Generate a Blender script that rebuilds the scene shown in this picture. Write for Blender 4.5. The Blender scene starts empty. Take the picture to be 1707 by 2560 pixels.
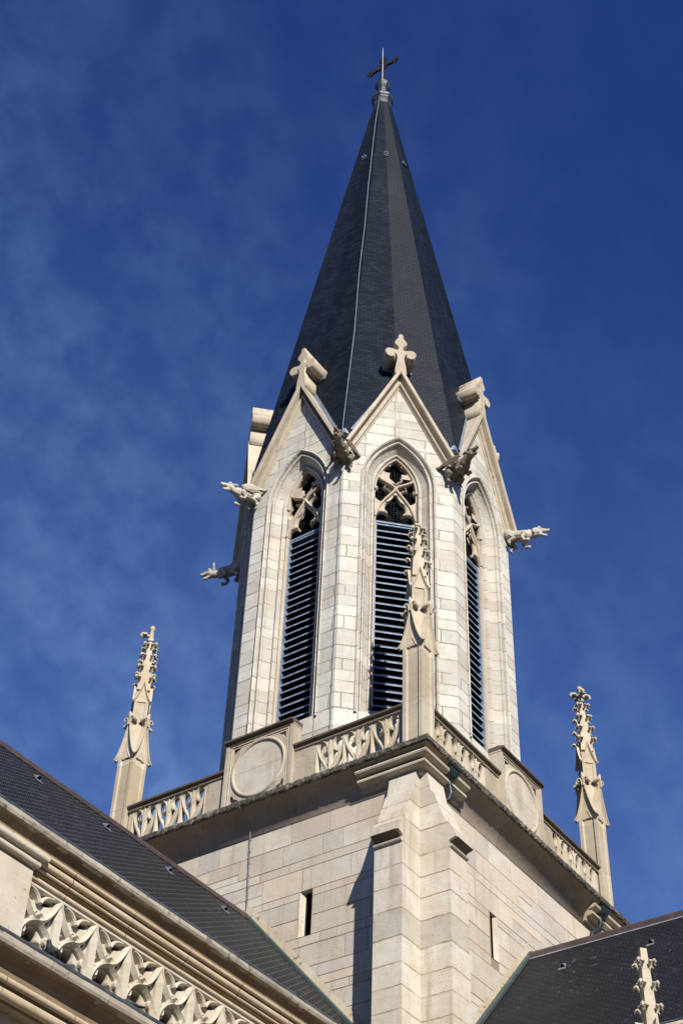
import bpy, bmesh, math, random
from mathutils import Vector, Matrix, noise as mnoise

rad = math.radians
pi = math.pi
S = bpy.context.scene
COL = S.collection
random.seed(7)

# ------------------------------------------------------------------ camera
cam_data = bpy.data.cameras.new("camera")
cam = bpy.data.objects.new("camera", cam_data)
COL.objects.link(cam)
S.camera = cam
right = Vector((0.56393, -0.82524, 0.03103))
up = Vector((-0.58132, -0.37, 0.72468))
fwd = Vector((0.58656, 0.42671, 0.68838))
m = Matrix((right, up, -fwd)).transposed().to_4x4()
m.translation = Vector((-27.3765, -18.7418, -17.7457))
cam.matrix_world = m
cam_data.sensor_width = 36.0
cam_data.sensor_fit = 'AUTO'
cam_data.lens = 53.04
cam_data.clip_start = 0.1
cam_data.clip_end = 6000.0
S.render.resolution_x, S.render.resolution_y = 682, 1024

# ------------------------------------------------------------------ sun and sky
SUN = Vector((-1.0, -1.35, 1.0)).normalized()
SUN_EL = math.asin(SUN.z)
SUN_ROT = math.atan2(SUN.x, SUN.y)
sun_data = bpy.data.lights.new("sun", 'SUN')
sun_data.energy = 5.0
sun_data.angle = rad(0.5)
sun_data.color = (1.0, 0.965, 0.90)
sun = bpy.data.objects.new("sun", sun_data)
COL.objects.link(sun)
sun.rotation_euler = SUN.to_track_quat('Z', 'Y').to_euler()
sun.location = (-30, -40, 40)

W = bpy.data.worlds.new("World")
S.world = W
W.use_nodes = True
wn, wl = W.node_tree.nodes, W.node_tree.links
wn.clear()
w_out = wn.new('ShaderNodeOutputWorld')
w_bg = wn.new('ShaderNodeBackground')
w_bg.inputs['Strength'].default_value = 0.052
sky = wn.new('ShaderNodeTexSky')
sky.sky_type = 'NISHITA'
sky.sun_disc = False
sky.sun_elevation = SUN_EL
sky.sun_rotation = SUN_ROT
sky.altitude = 200
sky.air_density = 1.0
sky.dust_density = 0.1
sky.ozone_density = 3.0
# thin cirrus: noise on the view direction, stretched into wisps
wtc = wn.new('ShaderNodeTexCoord')
wnz = wn.new('ShaderNodeTexNoise')
wnz.inputs['Scale'].default_value = 2.6
wnz.inputs['Detail'].default_value = 9
wnz.inputs['Roughness'].default_value = 0.60
wnz.inputs['Distortion'].default_value = 0.08
wnz2 = wn.new('ShaderNodeTexNoise')
wnz2.inputs['Scale'].default_value = 30
wnz2.inputs['Detail'].default_value = 6
wnz2.inputs['Roughness'].default_value = 0.5
wnz2.inputs['Distortion'].default_value = 0.1
wramp = wn.new('ShaderNodeValToRGB')
wramp.color_ramp.elements[0].position = 0.30
wramp.color_ramp.elements[1].position = 0.74
# the wisps are thicker towards the left and the horizon: weight by direction
wdot = wn.new('ShaderNodeVectorMath'); wdot.operation = 'DOT_PRODUCT'
cd = (-0.70 * right - 0.72 * up).normalized()
wdot.inputs[1].default_value = cd
wmr = wn.new('ShaderNodeMapRange')
wmr.inputs['From Min'].default_value = -0.22
wmr.inputs['From Max'].default_value = 0.22
wmr.inputs['To Min'].default_value = 0.10
wmr.inputs['To Max'].default_value = 1.0
wm1 = wn.new('ShaderNodeMath'); wm1.operation = 'MULTIPLY'
wm2 = wn.new('ShaderNodeMapRange')
wm2.inputs['From Min'].default_value = 0.38
wm2.inputs['From Max'].default_value = 0.62
wm2.inputs['To Min'].default_value = 0.38
wm2.inputs['To Max'].default_value = 1.0
wm3 = wn.new('ShaderNodeMath'); wm3.operation = 'MULTIPLY'
wm4 = wn.new('ShaderNodeMath'); wm4.operation = 'MULTIPLY'; wm4.inputs[1].default_value = 0.62
wtint = wn.new('ShaderNodeMix'); wtint.data_type = 'RGBA'; wtint.blend_type = 'MULTIPLY'
wtint.inputs[0].default_value = 1.0
wtint.inputs[7].default_value = (0.44, 0.74, 1.64, 1)
wmix = wn.new('ShaderNodeMix'); wmix.data_type = 'RGBA'
wmix.inputs[7].default_value = (2.9, 5.1, 9.6, 1)
wcv = wn.new('ShaderNodeCombineXYZ')
for i_, (dv_, sc_) in enumerate(((0.50 * right - 0.86 * up, 1.0), (0.86 * right + 0.50 * up, 2.8), (fwd, 1.4))):
    wd_ = wn.new('ShaderNodeVectorMath'); wd_.operation = 'DOT_PRODUCT'
    wd_.inputs[1].default_value = dv_ * sc_
    wl.new(wtc.outputs['Generated'], wd_.inputs[0]); wl.new(wd_.outputs['Value'], wcv.inputs[i_])
wl.new(wcv.outputs[0], wnz.inputs['Vector'])
wl.new(wtc.outputs['Generated'], wnz2.inputs['Vector'])
wl.new(wtc.outputs['Generated'], wdot.inputs[0])
wl.new(wdot.outputs['Value'], wmr.inputs['Value'])
wl.new(wnz.outputs['Fac'], wramp.inputs['Fac'])
wl.new(wramp.outputs['Color'], wm1.inputs[0])
wl.new(wmr.outputs[0], wm1.inputs[1])
wl.new(wnz2.outputs['Fac'], wm2.inputs['Value'])
wl.new(wm1.outputs[0], wm3.inputs[0])
wl.new(wm2.outputs[0], wm3.inputs[1])
wl.new(wm3.outputs[0], wm4.inputs[0])
wl.new(sky.outputs[0], wtint.inputs[6])
wcap = wn.new('ShaderNodeMix'); wcap.data_type = 'RGBA'; wcap.blend_type = 'DARKEN'
wcap.inputs[0].default_value = 1.0
wcap.inputs[7].default_value = (1.25, 2.5, 6.6, 1)
wl.new(wtint.outputs[2], wcap.inputs[6])
wl.new(wcap.outputs[2], wmix.inputs[6])
# a little more veil towards the horizon
wsep = wn.new('ShaderNodeSeparateXYZ'); wl.new(wtc.outputs['Generated'], wsep.inputs[0])
wmh = wn.new('ShaderNodeMapRange')
wmh.inputs['From Min'].default_value = 0.80; wmh.inputs['From Max'].default_value = 0.42
wmh.inputs['To Min'].default_value = 0.0; wmh.inputs['To Max'].default_value = 0.20
wl.new(wsep.outputs[2], wmh.inputs['Value'])
wadd = wn.new('ShaderNodeMath'); wadd.operation = 'ADD'; wadd.use_clamp = True
wl.new(wm4.outputs[0], wadd.inputs[0]); wl.new(wmh.outputs[0], wadd.inputs[1])
wl.new(wadd.outputs[0], wmix.inputs[0])
wl.new(wmix.outputs[2], w_bg.inputs['Color'])
wl.new(w_bg.outputs[0], w_out.inputs['Surface'])

S.view_settings.view_transform = 'Standard'
S.view_settings.look = 'None'
S.view_settings.exposure = 0.28
S.view_settings.gamma = 1.0
S.cycles.max_bounces = 5
S.cycles.diffuse_bounces = 1

# ------------------------------------------------------------------ materials
def mat_new(name):
    mt = bpy.data.materials.new(name)
    mt.use_nodes = True
    nt = mt.node_tree
    nt.nodes.clear()
    out = nt.nodes.new('ShaderNodeOutputMaterial')
    b = nt.nodes.new('ShaderNodeBsdfPrincipled')
    nt.links.new(b.outputs[0], out.inputs[0])
    return mt, nt.nodes, nt.links, b

class G:
    """small node helper"""
    def __init__(s, n, l): s.n, s.l = n, l
    def inp(s, node, key, v):
        if hasattr(v, 'is_output'): s.l.new(v, node.inputs[key])
        else: node.inputs[key].default_value = v
    def noise(s, vec, scale, detail=4, rough=0.55, dist=0.0):
        t = s.n.new('ShaderNodeTexNoise')
        s.inp(t, 'Vector', vec); s.inp(t, 'Scale', scale); s.inp(t, 'Detail', detail)
        s.inp(t, 'Roughness', rough); s.inp(t, 'Distortion', dist)
        return t.outputs['Fac']
    def ramp(s, fac, a, b, lo=0.0, hi=1.0):
        t = s.n.new('ShaderNodeMapRange'); t.interpolation_type = 'SMOOTHSTEP'
        s.inp(t, 'Value', fac); s.inp(t, 'From Min', a); s.inp(t, 'From Max', b)
        s.inp(t, 'To Min', lo); s.inp(t, 'To Max', hi)
        return t.outputs[0]
    def mix(s, fac, a, b, mode='MIX'):
        t = s.n.new('ShaderNodeMix'); t.data_type = 'RGBA'; t.blend_type = mode
        s.inp(t, 0, fac); s.inp(t, 6, a); s.inp(t, 7, b)
        return t.outputs[2]
    def math(s, op, a, b=0.0):
        t = s.n.new('ShaderNodeMath'); t.operation = op
        s.inp(t, 0, a); s.inp(t, 1, b)
        return t.outputs[0]
    def mapping(s, vec, scale=(1, 1, 1), loc=(0, 0, 0)):
        t = s.n.new('ShaderNodeMapping')
        s.inp(t, 'Vector', vec); s.inp(t, 'Scale', scale); s.inp(t, 'Location', loc)
        return t.outputs[0]
    def pos(s):
        return s.n.new('ShaderNodeNewGeometry').outputs['Position']
    def bump(s, h, strength, dist, normal=None):
        t = s.n.new('ShaderNodeBump')
        s.inp(t, 'Height', h); s.inp(t, 'Strength', strength); s.inp(t, 'Distance', dist)
        if normal is not None: s.l.new(normal, t.inputs['Normal'])
        return t.outputs[0]

def c4(c): return (c[0], c[1], c[2], 1.0)

def stone(name, base, alt, dark, brick=None, mortar=None, blocks=False, dirt=0.35, streak=0.3, rough=0.88, bump=0.5,
          pit=0.0, lichen=0.0, warp=0.0):
    mt, n, l, b = mat_new(name)
    g = G(n, l)
    p = g.pos()
    col = g.mix(g.ramp(g.noise(p, 0.9, 5), 0.38, 0.66), c4(base), c4(alt))
    col = g.mix(g.ramp(g.noise(p, 3.4, 6, 0.62), 0.40, 0.78, 0.0, 0.55), col, c4([(x + y) / 2 for x, y in zip(alt, dark)]))
    h = g.noise(p, 38, 5, 0.7)
    nrm = None
    if blocks:
        at = n.new('ShaderNodeAttribute'); at.attribute_name = 'block_tone'
        sep = n.new('ShaderNodeSeparateColor'); l.new(at.outputs['Color'], sep.inputs[0])
        col = g.mix(g.ramp(sep.outputs[1], 0.50, 0.62, 0, 0.85), col, c4((0.59, 0.49, 0.375)))
        col = g.mix(g.ramp(sep.outputs[1], 0.83, 0.9, 0, 0.85), col, c4((0.54, 0.485, 0.43)))
        mv = n.new('ShaderNodeHueSaturation')
        g.inp(mv, 'Color', col); g.inp(mv, 'Value', g.ramp(sep.outputs[0], 0, 1, 0.88, 1.07))
        col = mv.outputs[0]
    fac = None
    if brick:
        uv = n.new('ShaderNodeUVMap').outputs[0]
        oi = n.new('ShaderNodeObjectInfo').outputs['Random']
        sx = n.new('ShaderNodeSeparateXYZ'); l.new(uv, sx.inputs[0])
        wob = g.noise(p, 5.0, 3)
        v = sx.outputs[1]
        v2 = g.math('ADD', v, g.math('MULTIPLY', g.math('SINE', g.math('MULTIPLY', v, 2.7)), warp))
        rag = g.math('MULTIPLY', g.math('SUBTRACT', g.noise(p, 21.0, 4, 0.7), 0.5), 0.034)
        v3 = g.math('ADD', g.math('ADD', v2, rag), g.math('MULTIPLY', g.math('SUBTRACT', wob, 0.5), 0.045))
        u2 = g.math('ADD', g.math('ADD', g.math('ADD', sx.outputs[0], rag), g.math('MULTIPLY', oi, 37.0)), g.math('MULTIPLY', g.math('SUBTRACT', wob, 0.5), 0.05))
        cb = n.new('ShaderNodeCombineXYZ'); l.new(u2, cb.inputs[0]); l.new(v3, cb.inputs[1])
        bt = n.new('ShaderNodeTexBrick')
        bw, bh, ms = brick
        g.inp(bt, 'Vector', cb.outputs[0]); g.inp(bt, 'Scale', 1.0); g.inp(bt, 'Brick Width', bw); g.inp(bt, 'Row Height', bh)
        g.inp(bt, 'Mortar Size', ms); g.inp(bt, 'Mortar Smooth', 0.2); g.inp(bt, 'Bias', 0.0)
        bt.offset = 0.37; bt.offset_frequency = 3; bt.squash = 1.45; bt.squash_frequency = 3
        g.inp(bt, 'Color1', (0.0, 0.0, 0.0, 1)); g.inp(bt, 'Color2', (1, 1, 1, 1)); g.inp(bt, 'Mortar', (0.5, 0.5, 0.5, 1))
        tone = n.new('ShaderNodeSeparateColor'); l.new(bt.outputs['Color'], tone.inputs[0])
        mv = n.new('ShaderNodeHueSaturation')
        g.inp(mv, 'Color', col); g.inp(mv, 'Value', g.ramp(tone.outputs[0], 0, 1, 0.86, 1.10))
        col = mv.outputs[0]
        # worn joints: the mortar line breaks up
        fac = g.math('MULTIPLY', bt.outputs['Fac'], g.ramp(g.noise(p, 2.2, 3), 0.34, 0.56, 0.25, 1.0))
        col = g.mix(fac, col, c4(mortar or dark))
    col = g.mix(g.ramp(g.noise(g.mapping(p, (1, 1, 0.6)), 0.75, 5, 0.6, 0.4), 0.50, 0.70, 0, 0.38), col, c4([a_ * 0.5 + b_ * 0.5 for a_, b_ in zip(dark, (0.56, 0.42, 0.25))]))
    # rain streaks and soot with a shape of their own
    if streak:
        sp = g.mapping(p, (5.5, 5.5, 0.30))
        col = g.mix(g.math('MULTIPLY', g.ramp(g.noise(sp, 1.0, 5, 0.6), 0.48, 0.76, 0, min(1.0, streak * 1.9)), g.ramp(g.noise(p, 0.5, 3), 0.40, 0.62)), col, c4(dark))
    if dirt:
        col = g.mix(g.ramp(g.noise(p, 0.55, 6, 0.65), 0.52, 0.74, 0, dirt), col, c4(dark))
    if lichen:
        col = g.mix(g.ramp(g.noise(p, 9, 6, 0.7), 0.62 - lichen * 0.3, 0.74 - lichen * 0.3, 0, 0.9), col, c4((0.055, 0.05, 0.042)))
    grain = g.noise(g.mapping(p, (2.2, 2.2, 26.0)), 1.0, 4, 0.6)
    col = g.mix(g.ramp(grain, 0.5, 0.72, 0, 0.22), col, c4(dark))
    hh = g.math('ADD', g.math('MULTIPLY', h, 0.25), g.math('MULTIPLY', grain, 0.25))
    if pit:
        vo = n.new('ShaderNodeTexVoronoi'); g.inp(vo, 'Vector', g.mapping(p, (1, 1, 1.6))); g.inp(vo, 'Scale', 16.0)
        pm = g.math('MULTIPLY', g.ramp(vo.outputs['Distance'], 0.10, 0.22, 1.0, 0.0), g.ramp(g.noise(p, 1.3, 3), 0.5, 0.62, 0, pit))
        col = g.mix(pm, col, c4([x * 0.45 for x in dark]))
        hh = g.math('SUBTRACT', hh, pm)
    hh = g.math('ADD', hh, g.math('MULTIPLY', g.noise(p, 7, 4), 0.6))
    if fac is not None:
        hh = g.math('SUBTRACT', hh, g.math('MULTIPLY', fac, 0.9))
    l.new(col, b.inputs['Base Color'])
    b.inputs['Roughness'].default_value = rough
    b.inputs['Specular IOR Level'].default_value = 0.25
    l.new(g.bump(hh, bump, 0.02), b.inputs['Normal'])
    return mt

PALE = (0.60, 0.57, 0.50)
CREAM = (0.56, 0.485, 0.375)
OCHRE = (0.50, 0.40, 0.27)
DARKST = (0.26, 0.205, 0.145)
M = {}
M['ashlar'] = stone('pale_ashlar', PALE, (0.575, 0.525, 0.44), (0.32, 0.29, 0.235), brick=(0.86, 0.40, 0.019), mortar=(0.27, 0.25, 0.185), warp=0.09, dirt=0.25, streak=0.28, pit=0.25)
M['quoin'] = stone('quoin_stone', (0.60, 0.55, 0.46), (0.56, 0.49, 0.38), (0.33, 0.26, 0.18), brick=(40.0, 0.52, 0.017), mortar=(0.33, 0.25, 0.155), warp=0.05, dirt=0.35, streak=0.4, pit=1.0)
M['block'] = stone('tower_blocks', (0.585, 0.53, 0.435), (0.565, 0.485, 0.375), (0.34, 0.285, 0.22), blocks=True, dirt=0.4, streak=0.42, pit=1.0)
M['mortar'] = stone('mortar', (0.33, 0.265, 0.185), (0.28, 0.22, 0.15), (0.12, 0.09, 0.06), dirt=0.3, streak=0)
M['mould'] = stone('moulded_stone', CREAM, (0.53, 0.44, 0.32), DARKST, brick=(1.15, 60.0, 0.008), mortar=(0.25, 0.2, 0.14), dirt=0.45, streak=0.38, warp=0, lichen=0.08)
M['jamb'] = stone('jamb_stone', (0.58, 0.54, 0.465), (0.55, 0.49, 0.41), (0.33, 0.27, 0.2), brick=(60.0, 0.40, 0.014), mortar=(0.27, 0.25, 0.185), warp=0.09, dirt=0.2, streak=0.15)
M['tracery'] = stone('tracery_stone', (0.54, 0.46, 0.37), (0.50, 0.41, 0.31), (0.30, 0.23, 0.17), dirt=0.3, streak=0.2)
M['pinnacle'] = stone('pinnacle_stone', (0.57, 0.50, 0.385), (0.52, 0.42, 0.285), (0.27, 0.21, 0.14), brick=(40.0, 1.3, 0.008), mortar=(0.26, 0.2, 0.14), dirt=0.35, streak=0.35)
M['gargoyle'] = stone('gargoyle_stone', (0.57, 0.53, 0.45), (0.50, 0.44, 0.35), (0.22, 0.18, 0.14), dirt=0.45, streak=0.3, lichen=0.12, bump=0.8)
M['gargoyle_shaded'] = stone('shaded_gargoyle_stone', (0.27, 0.225, 0.165), (0.20, 0.16, 0.115), (0.11, 0.09, 0.065), dirt=0.5, streak=0.3, lichen=0.2, bump=0.8)  # front pair darkened: their weaker light is put into the colour
M['cornice'] = stone('nave_cornice_stone', (0.53, 0.44, 0.31), (0.48, 0.37, 0.24), (0.22, 0.16, 0.10), brick=(1.25, 60.0, 0.008), mortar=(0.16, 0.12, 0.08), dirt=0.4, streak=0.3)
M['cove'] = stone('shaded_cove_stone', (0.25, 0.18, 0.11), (0.20, 0.14, 0.085), (0.10, 0.07, 0.045), brick=(1.9, 60.0, 0.007), mortar=(0.14, 0.10, 0.07), dirt=0.4, streak=0.2)  # the shade under the lips is put into this brown
M['carved'] = stone('carved_stone', (0.58, 0.51, 0.39), (0.52, 0.43, 0.30), (0.25, 0.195, 0.135), dirt=0.45, streak=0.3)
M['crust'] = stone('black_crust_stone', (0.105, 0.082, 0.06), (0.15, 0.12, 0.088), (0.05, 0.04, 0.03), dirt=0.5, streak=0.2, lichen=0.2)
M['slab'] = stone('weathered_slab', (0.20, 0.175, 0.135), (0.27, 0.23, 0.17), (0.075, 0.065, 0.05), dirt=0.7, streak=0.0, lichen=0.75, bump=1.0)
M['lip'] = stone('weathered_lip', (0.34, 0.30, 0.235), (0.42, 0.365, 0.28), (0.12, 0.10, 0.078), brick=(1.05, 60.0, 0.008), mortar=(0.1, 0.08, 0.06), dirt=0.7, streak=0.5, lichen=0.2, bump=0.9)
M['soffit'] = stone('shaded_soffit_stone', (0.42, 0.345, 0.26), (0.36, 0.285, 0.205), (0.20, 0.155, 0.11), brick=(1.9, 60.0, 0.007), mortar=(0.16, 0.12, 0.09), dirt=0.45, streak=0.4)  # darker tone carries the shade below ledges in its colour
M['fillet'] = stone('cement_fillet', (0.47, 0.40, 0.30), (0.40, 0.33, 0.23), (0.24, 0.19, 0.13), dirt=0.4, streak=0.35, lichen=0.18)
M['pier'] = stone('pier_stone', (0.58, 0.53, 0.435), (0.54, 0.465, 0.355), (0.33, 0.27, 0.19), dirt=0.35, streak=0.4, lichen=0.05)

def slate(name, base, light, bw, rh, rough=0.42, chalk=0.0, hooks=False, spec=0.5):
    mt, n, l, b = mat_new(name)
    g = G(n, l)
    p = g.pos()
    uv = n.new('ShaderNodeUVMap').outputs[0]
    bt = n.new('ShaderNodeTexBrick')
    g.inp(bt, 'Vector', uv); g.inp(bt, 'Scale', 1.0); g.inp(bt, 'Brick Width', bw); g.inp(bt, 'Row Height', rh)
    g.inp(bt, 'Mortar Size', 0.006); g.inp(bt, 'Mortar Smooth', 0.1); g.inp(bt, 'Bias', -0.2)
    g.inp(bt, 'Color1', (0, 0, 0, 1)); g.inp(bt, 'Color2', (1, 1, 1, 1)); g.inp(bt, 'Mortar', (0, 0, 0, 1))
    tone = n.new('ShaderNodeSeparateColor'); l.new(bt.outputs['Color'], tone.inputs[0])
    t2 = g.math('MULTIPLY', tone.outputs[0], g.ramp(g.noise(p, 1.4, 4), 0.35, 0.7, 0.4, 1.0))
    col = g.mix(t2, c4(base), c4(light))
    col = g.mix(g.ramp(g.noise(g.mapping(p, (1, 1, 0.3)), 1.1, 5, 0.6), 0.5, 0.78, 0, 0.5), col, c4([x * 1.5 for x in light]))
    col = g.mix(bt.outputs['Fac'], col, c4([x * 0.35 for x in base]))
    if chalk:
        ch = g.math('MULTIPLY', g.ramp(g.noise(g.mapping(p, (1.6, 1.6, 1.6)), 4.5, 7, 0.72, 1.0), 0.57, 0.70, 0, chalk),
                    g.ramp(g.noise(p, 0.45, 3), 0.40, 0.60))
        col = g.mix(ch, col, (0.30, 0.31, 0.31, 1))
    sx = n.new('ShaderNodeSeparateXYZ'); l.new(uv, sx.inputs[0])
    fr = g.math('FRACT', g.math('DIVIDE', sx.outputs[1], rh))
    col = g.mix(g.math('MULTIPLY', g.math('LESS_THAN', fr, 0.16), 0.75), col, c4([x * 0.25 for x in base]))
    if hooks:  # back wall painted in the shaded tone so frieze openings read dark
        # metal slate hooks: one bright dot at the foot of each slate
        row = g.math('FLOOR', g.math('DIVIDE', sx.outputs[1], rh))
        sh = g.math('MULTIPLY', g.math('FRACT', g.math('MULTIPLY', row, 0.5)), bw)
        fu = g.math('FRACT', g.math('DIVIDE', g.math('ADD', sx.outputs[0], sh), bw))
        du = g.math('LESS_THAN', g.math('ABSOLUTE', g.math('SUBTRACT', fu, 0.5)), hooks[0])
        dv = g.math('LESS_THAN', fr, hooks[1])
        col = g.mix(g.math('MULTIPLY', du, dv), col, c4(hooks[2]))
    l.new(col, b.inputs['Base Color'])
    g.inp(b, 'Roughness', g.math('ADD', rough, g.math('MULTIPLY', tone.outputs[0], 0.12)))
    b.inputs['Specular IOR Level'].default_value = spec
    # each course tilts out towards its foot
    hh = g.math('ADD', g.math('MULTIPLY', fr, -0.8), g.math('MULTIPLY', bt.outputs['Fac'], -0.4))
    hh = g.math('ADD', hh, g.math('MULTIPLY', g.math('ADD', tone.outputs[0], g.noise(p, 12, 3)), 0.25))
    l.new(g.bump(hh, 0.85, 0.03), b.inputs['Normal'])
    return mt

M['slate'] = slate('spire_slate', (0.0068, 0.0105, 0.0175), (0.0185, 0.0250, 0.0360), 0.24, 0.14, rough=0.55, spec=0.12)
M['nave_slate'] = slate('nave_slate', (0.0085, 0.009, 0.0102), (0.015, 0.0158, 0.0175), 0.20, 0.085, rough=0.55, spec=0.25, chalk=0.55,
                        hooks=(0.07, 0.30, (0.17, 0.19, 0.195)))
M['transept_slate'] = slate('transept_slate', (0.0095, 0.010, 0.0125), (0.0155, 0.0165, 0.0205), 0.22, 0.10, rough=0.6, spec=0.2, chalk=0.5,
                            hooks=(0.05, 0.22, (0.07, 0.072, 0.076)))

def plain(name, base, alt, rough=0.5, metal=0.0, scale=4.0, bump=0.15, spec=0.5):
    mt, n, l, b = mat_new(name)
    g = G(n, l)
    p = g.pos()
    col = g.mix(g.ramp(g.noise(p, scale, 5, 0.6), 0.35, 0.7), c4(base), c4(alt))
    l.new(col, b.inputs['Base Color'])
    g.inp(b, 'Roughness', g.ramp(g.noise(p, scale * 3, 4), 0.3, 0.7, rough - 0.08, rough + 0.1))
    b.inputs['Metallic'].default_value = metal
    b.inputs['Specular IOR Level'].default_value = spec
    l.new(g.bump(g.noise(p, scale * 6, 4), bump, 0.01), b.inputs['Normal'])
    return mt

M['lead'] = plain('lead_sheet', (0.13, 0.165, 0.215), (0.21, 0.25, 0.31), 0.5, 0.0)
M['lantern_lead'] = plain('lantern_lead', (0.022, 0.028, 0.034), (0.06, 0.073, 0.086), 0.5, 0.0)
M['zinc'] = plain('zinc', (0.20, 0.22, 0.25), (0.32, 0.34, 0.37), 0.42, 0.3)
M['cable'] = plain('cable', (0.15, 0.17, 0.19), (0.22, 0.24, 0.26), 0.6, 0.0)
M['wire'] = plain('wire', (0.12, 0.13, 0.135), (0.17, 0.18, 0.185), 0.6, 0.0)
M['louvre'] = plain('louvre_paint', (0.11, 0.16, 0.235), (0.24, 0.30, 0.39), 0.6, 0.0, scale=5)
M['board'] = plain('louvre_board', (0.020, 0.024, 0.030), (0.034, 0.038, 0.046), 0.8, 0.0, scale=7, spec=0.2)
M['iron'] = plain('wrought_iron', (0.014, 0.013, 0.013), (0.028, 0.022, 0.02), 0.6, 0.0)
M['dark'] = plain('belfry_dark', (0.010, 0.010, 0.010), (0.016, 0.015, 0.014), 0.95, 0.0, spec=0.0)  # near-black colour stands in for unlit insides
M['rod'] = plain('rod_metal', (0.55, 0.52, 0.50), (0.42, 0.36, 0.33), 0.4, 0.4)
M['ridge'] = plain('ridge_metal', (0.050, 0.034, 0.030), (0.075, 0.052, 0.045), 0.5, 0.0)
M['verdigris'] = plain('verdigris', (0.040, 0.056, 0.055), (0.062, 0.085, 0.080), 0.6, 0.0)
M['pipe'] = plain('copper_pipe', (0.016, 0.018, 0.019), (0.026, 0.042, 0.041), 0.5, 0.1)
M['gutter'] = plain('gutter_metal', (0.05, 0.06, 0.075), (0.10, 0.115, 0.14), 0.4, 0.2)
M['feather'] = plain('feathers', (0.020, 0.021, 0.025), (0.045, 0.047, 0.055), 0.6, 0.0, scale=14)
M['beak'] = plain('beak', (0.05, 0.045, 0.04), (0.08, 0.07, 0.06), 0.5)
M['ground'] = plain('paving', (0.055, 0.053, 0.05), (0.075, 0.072, 0.066), 0.9, 0.0, scale=0.5)

# ------------------------------------------------------------------ mesh helpers
WORLD = {}          # world matrices of things and parts (kept by hand: nothing is evaluated while building)

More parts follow.
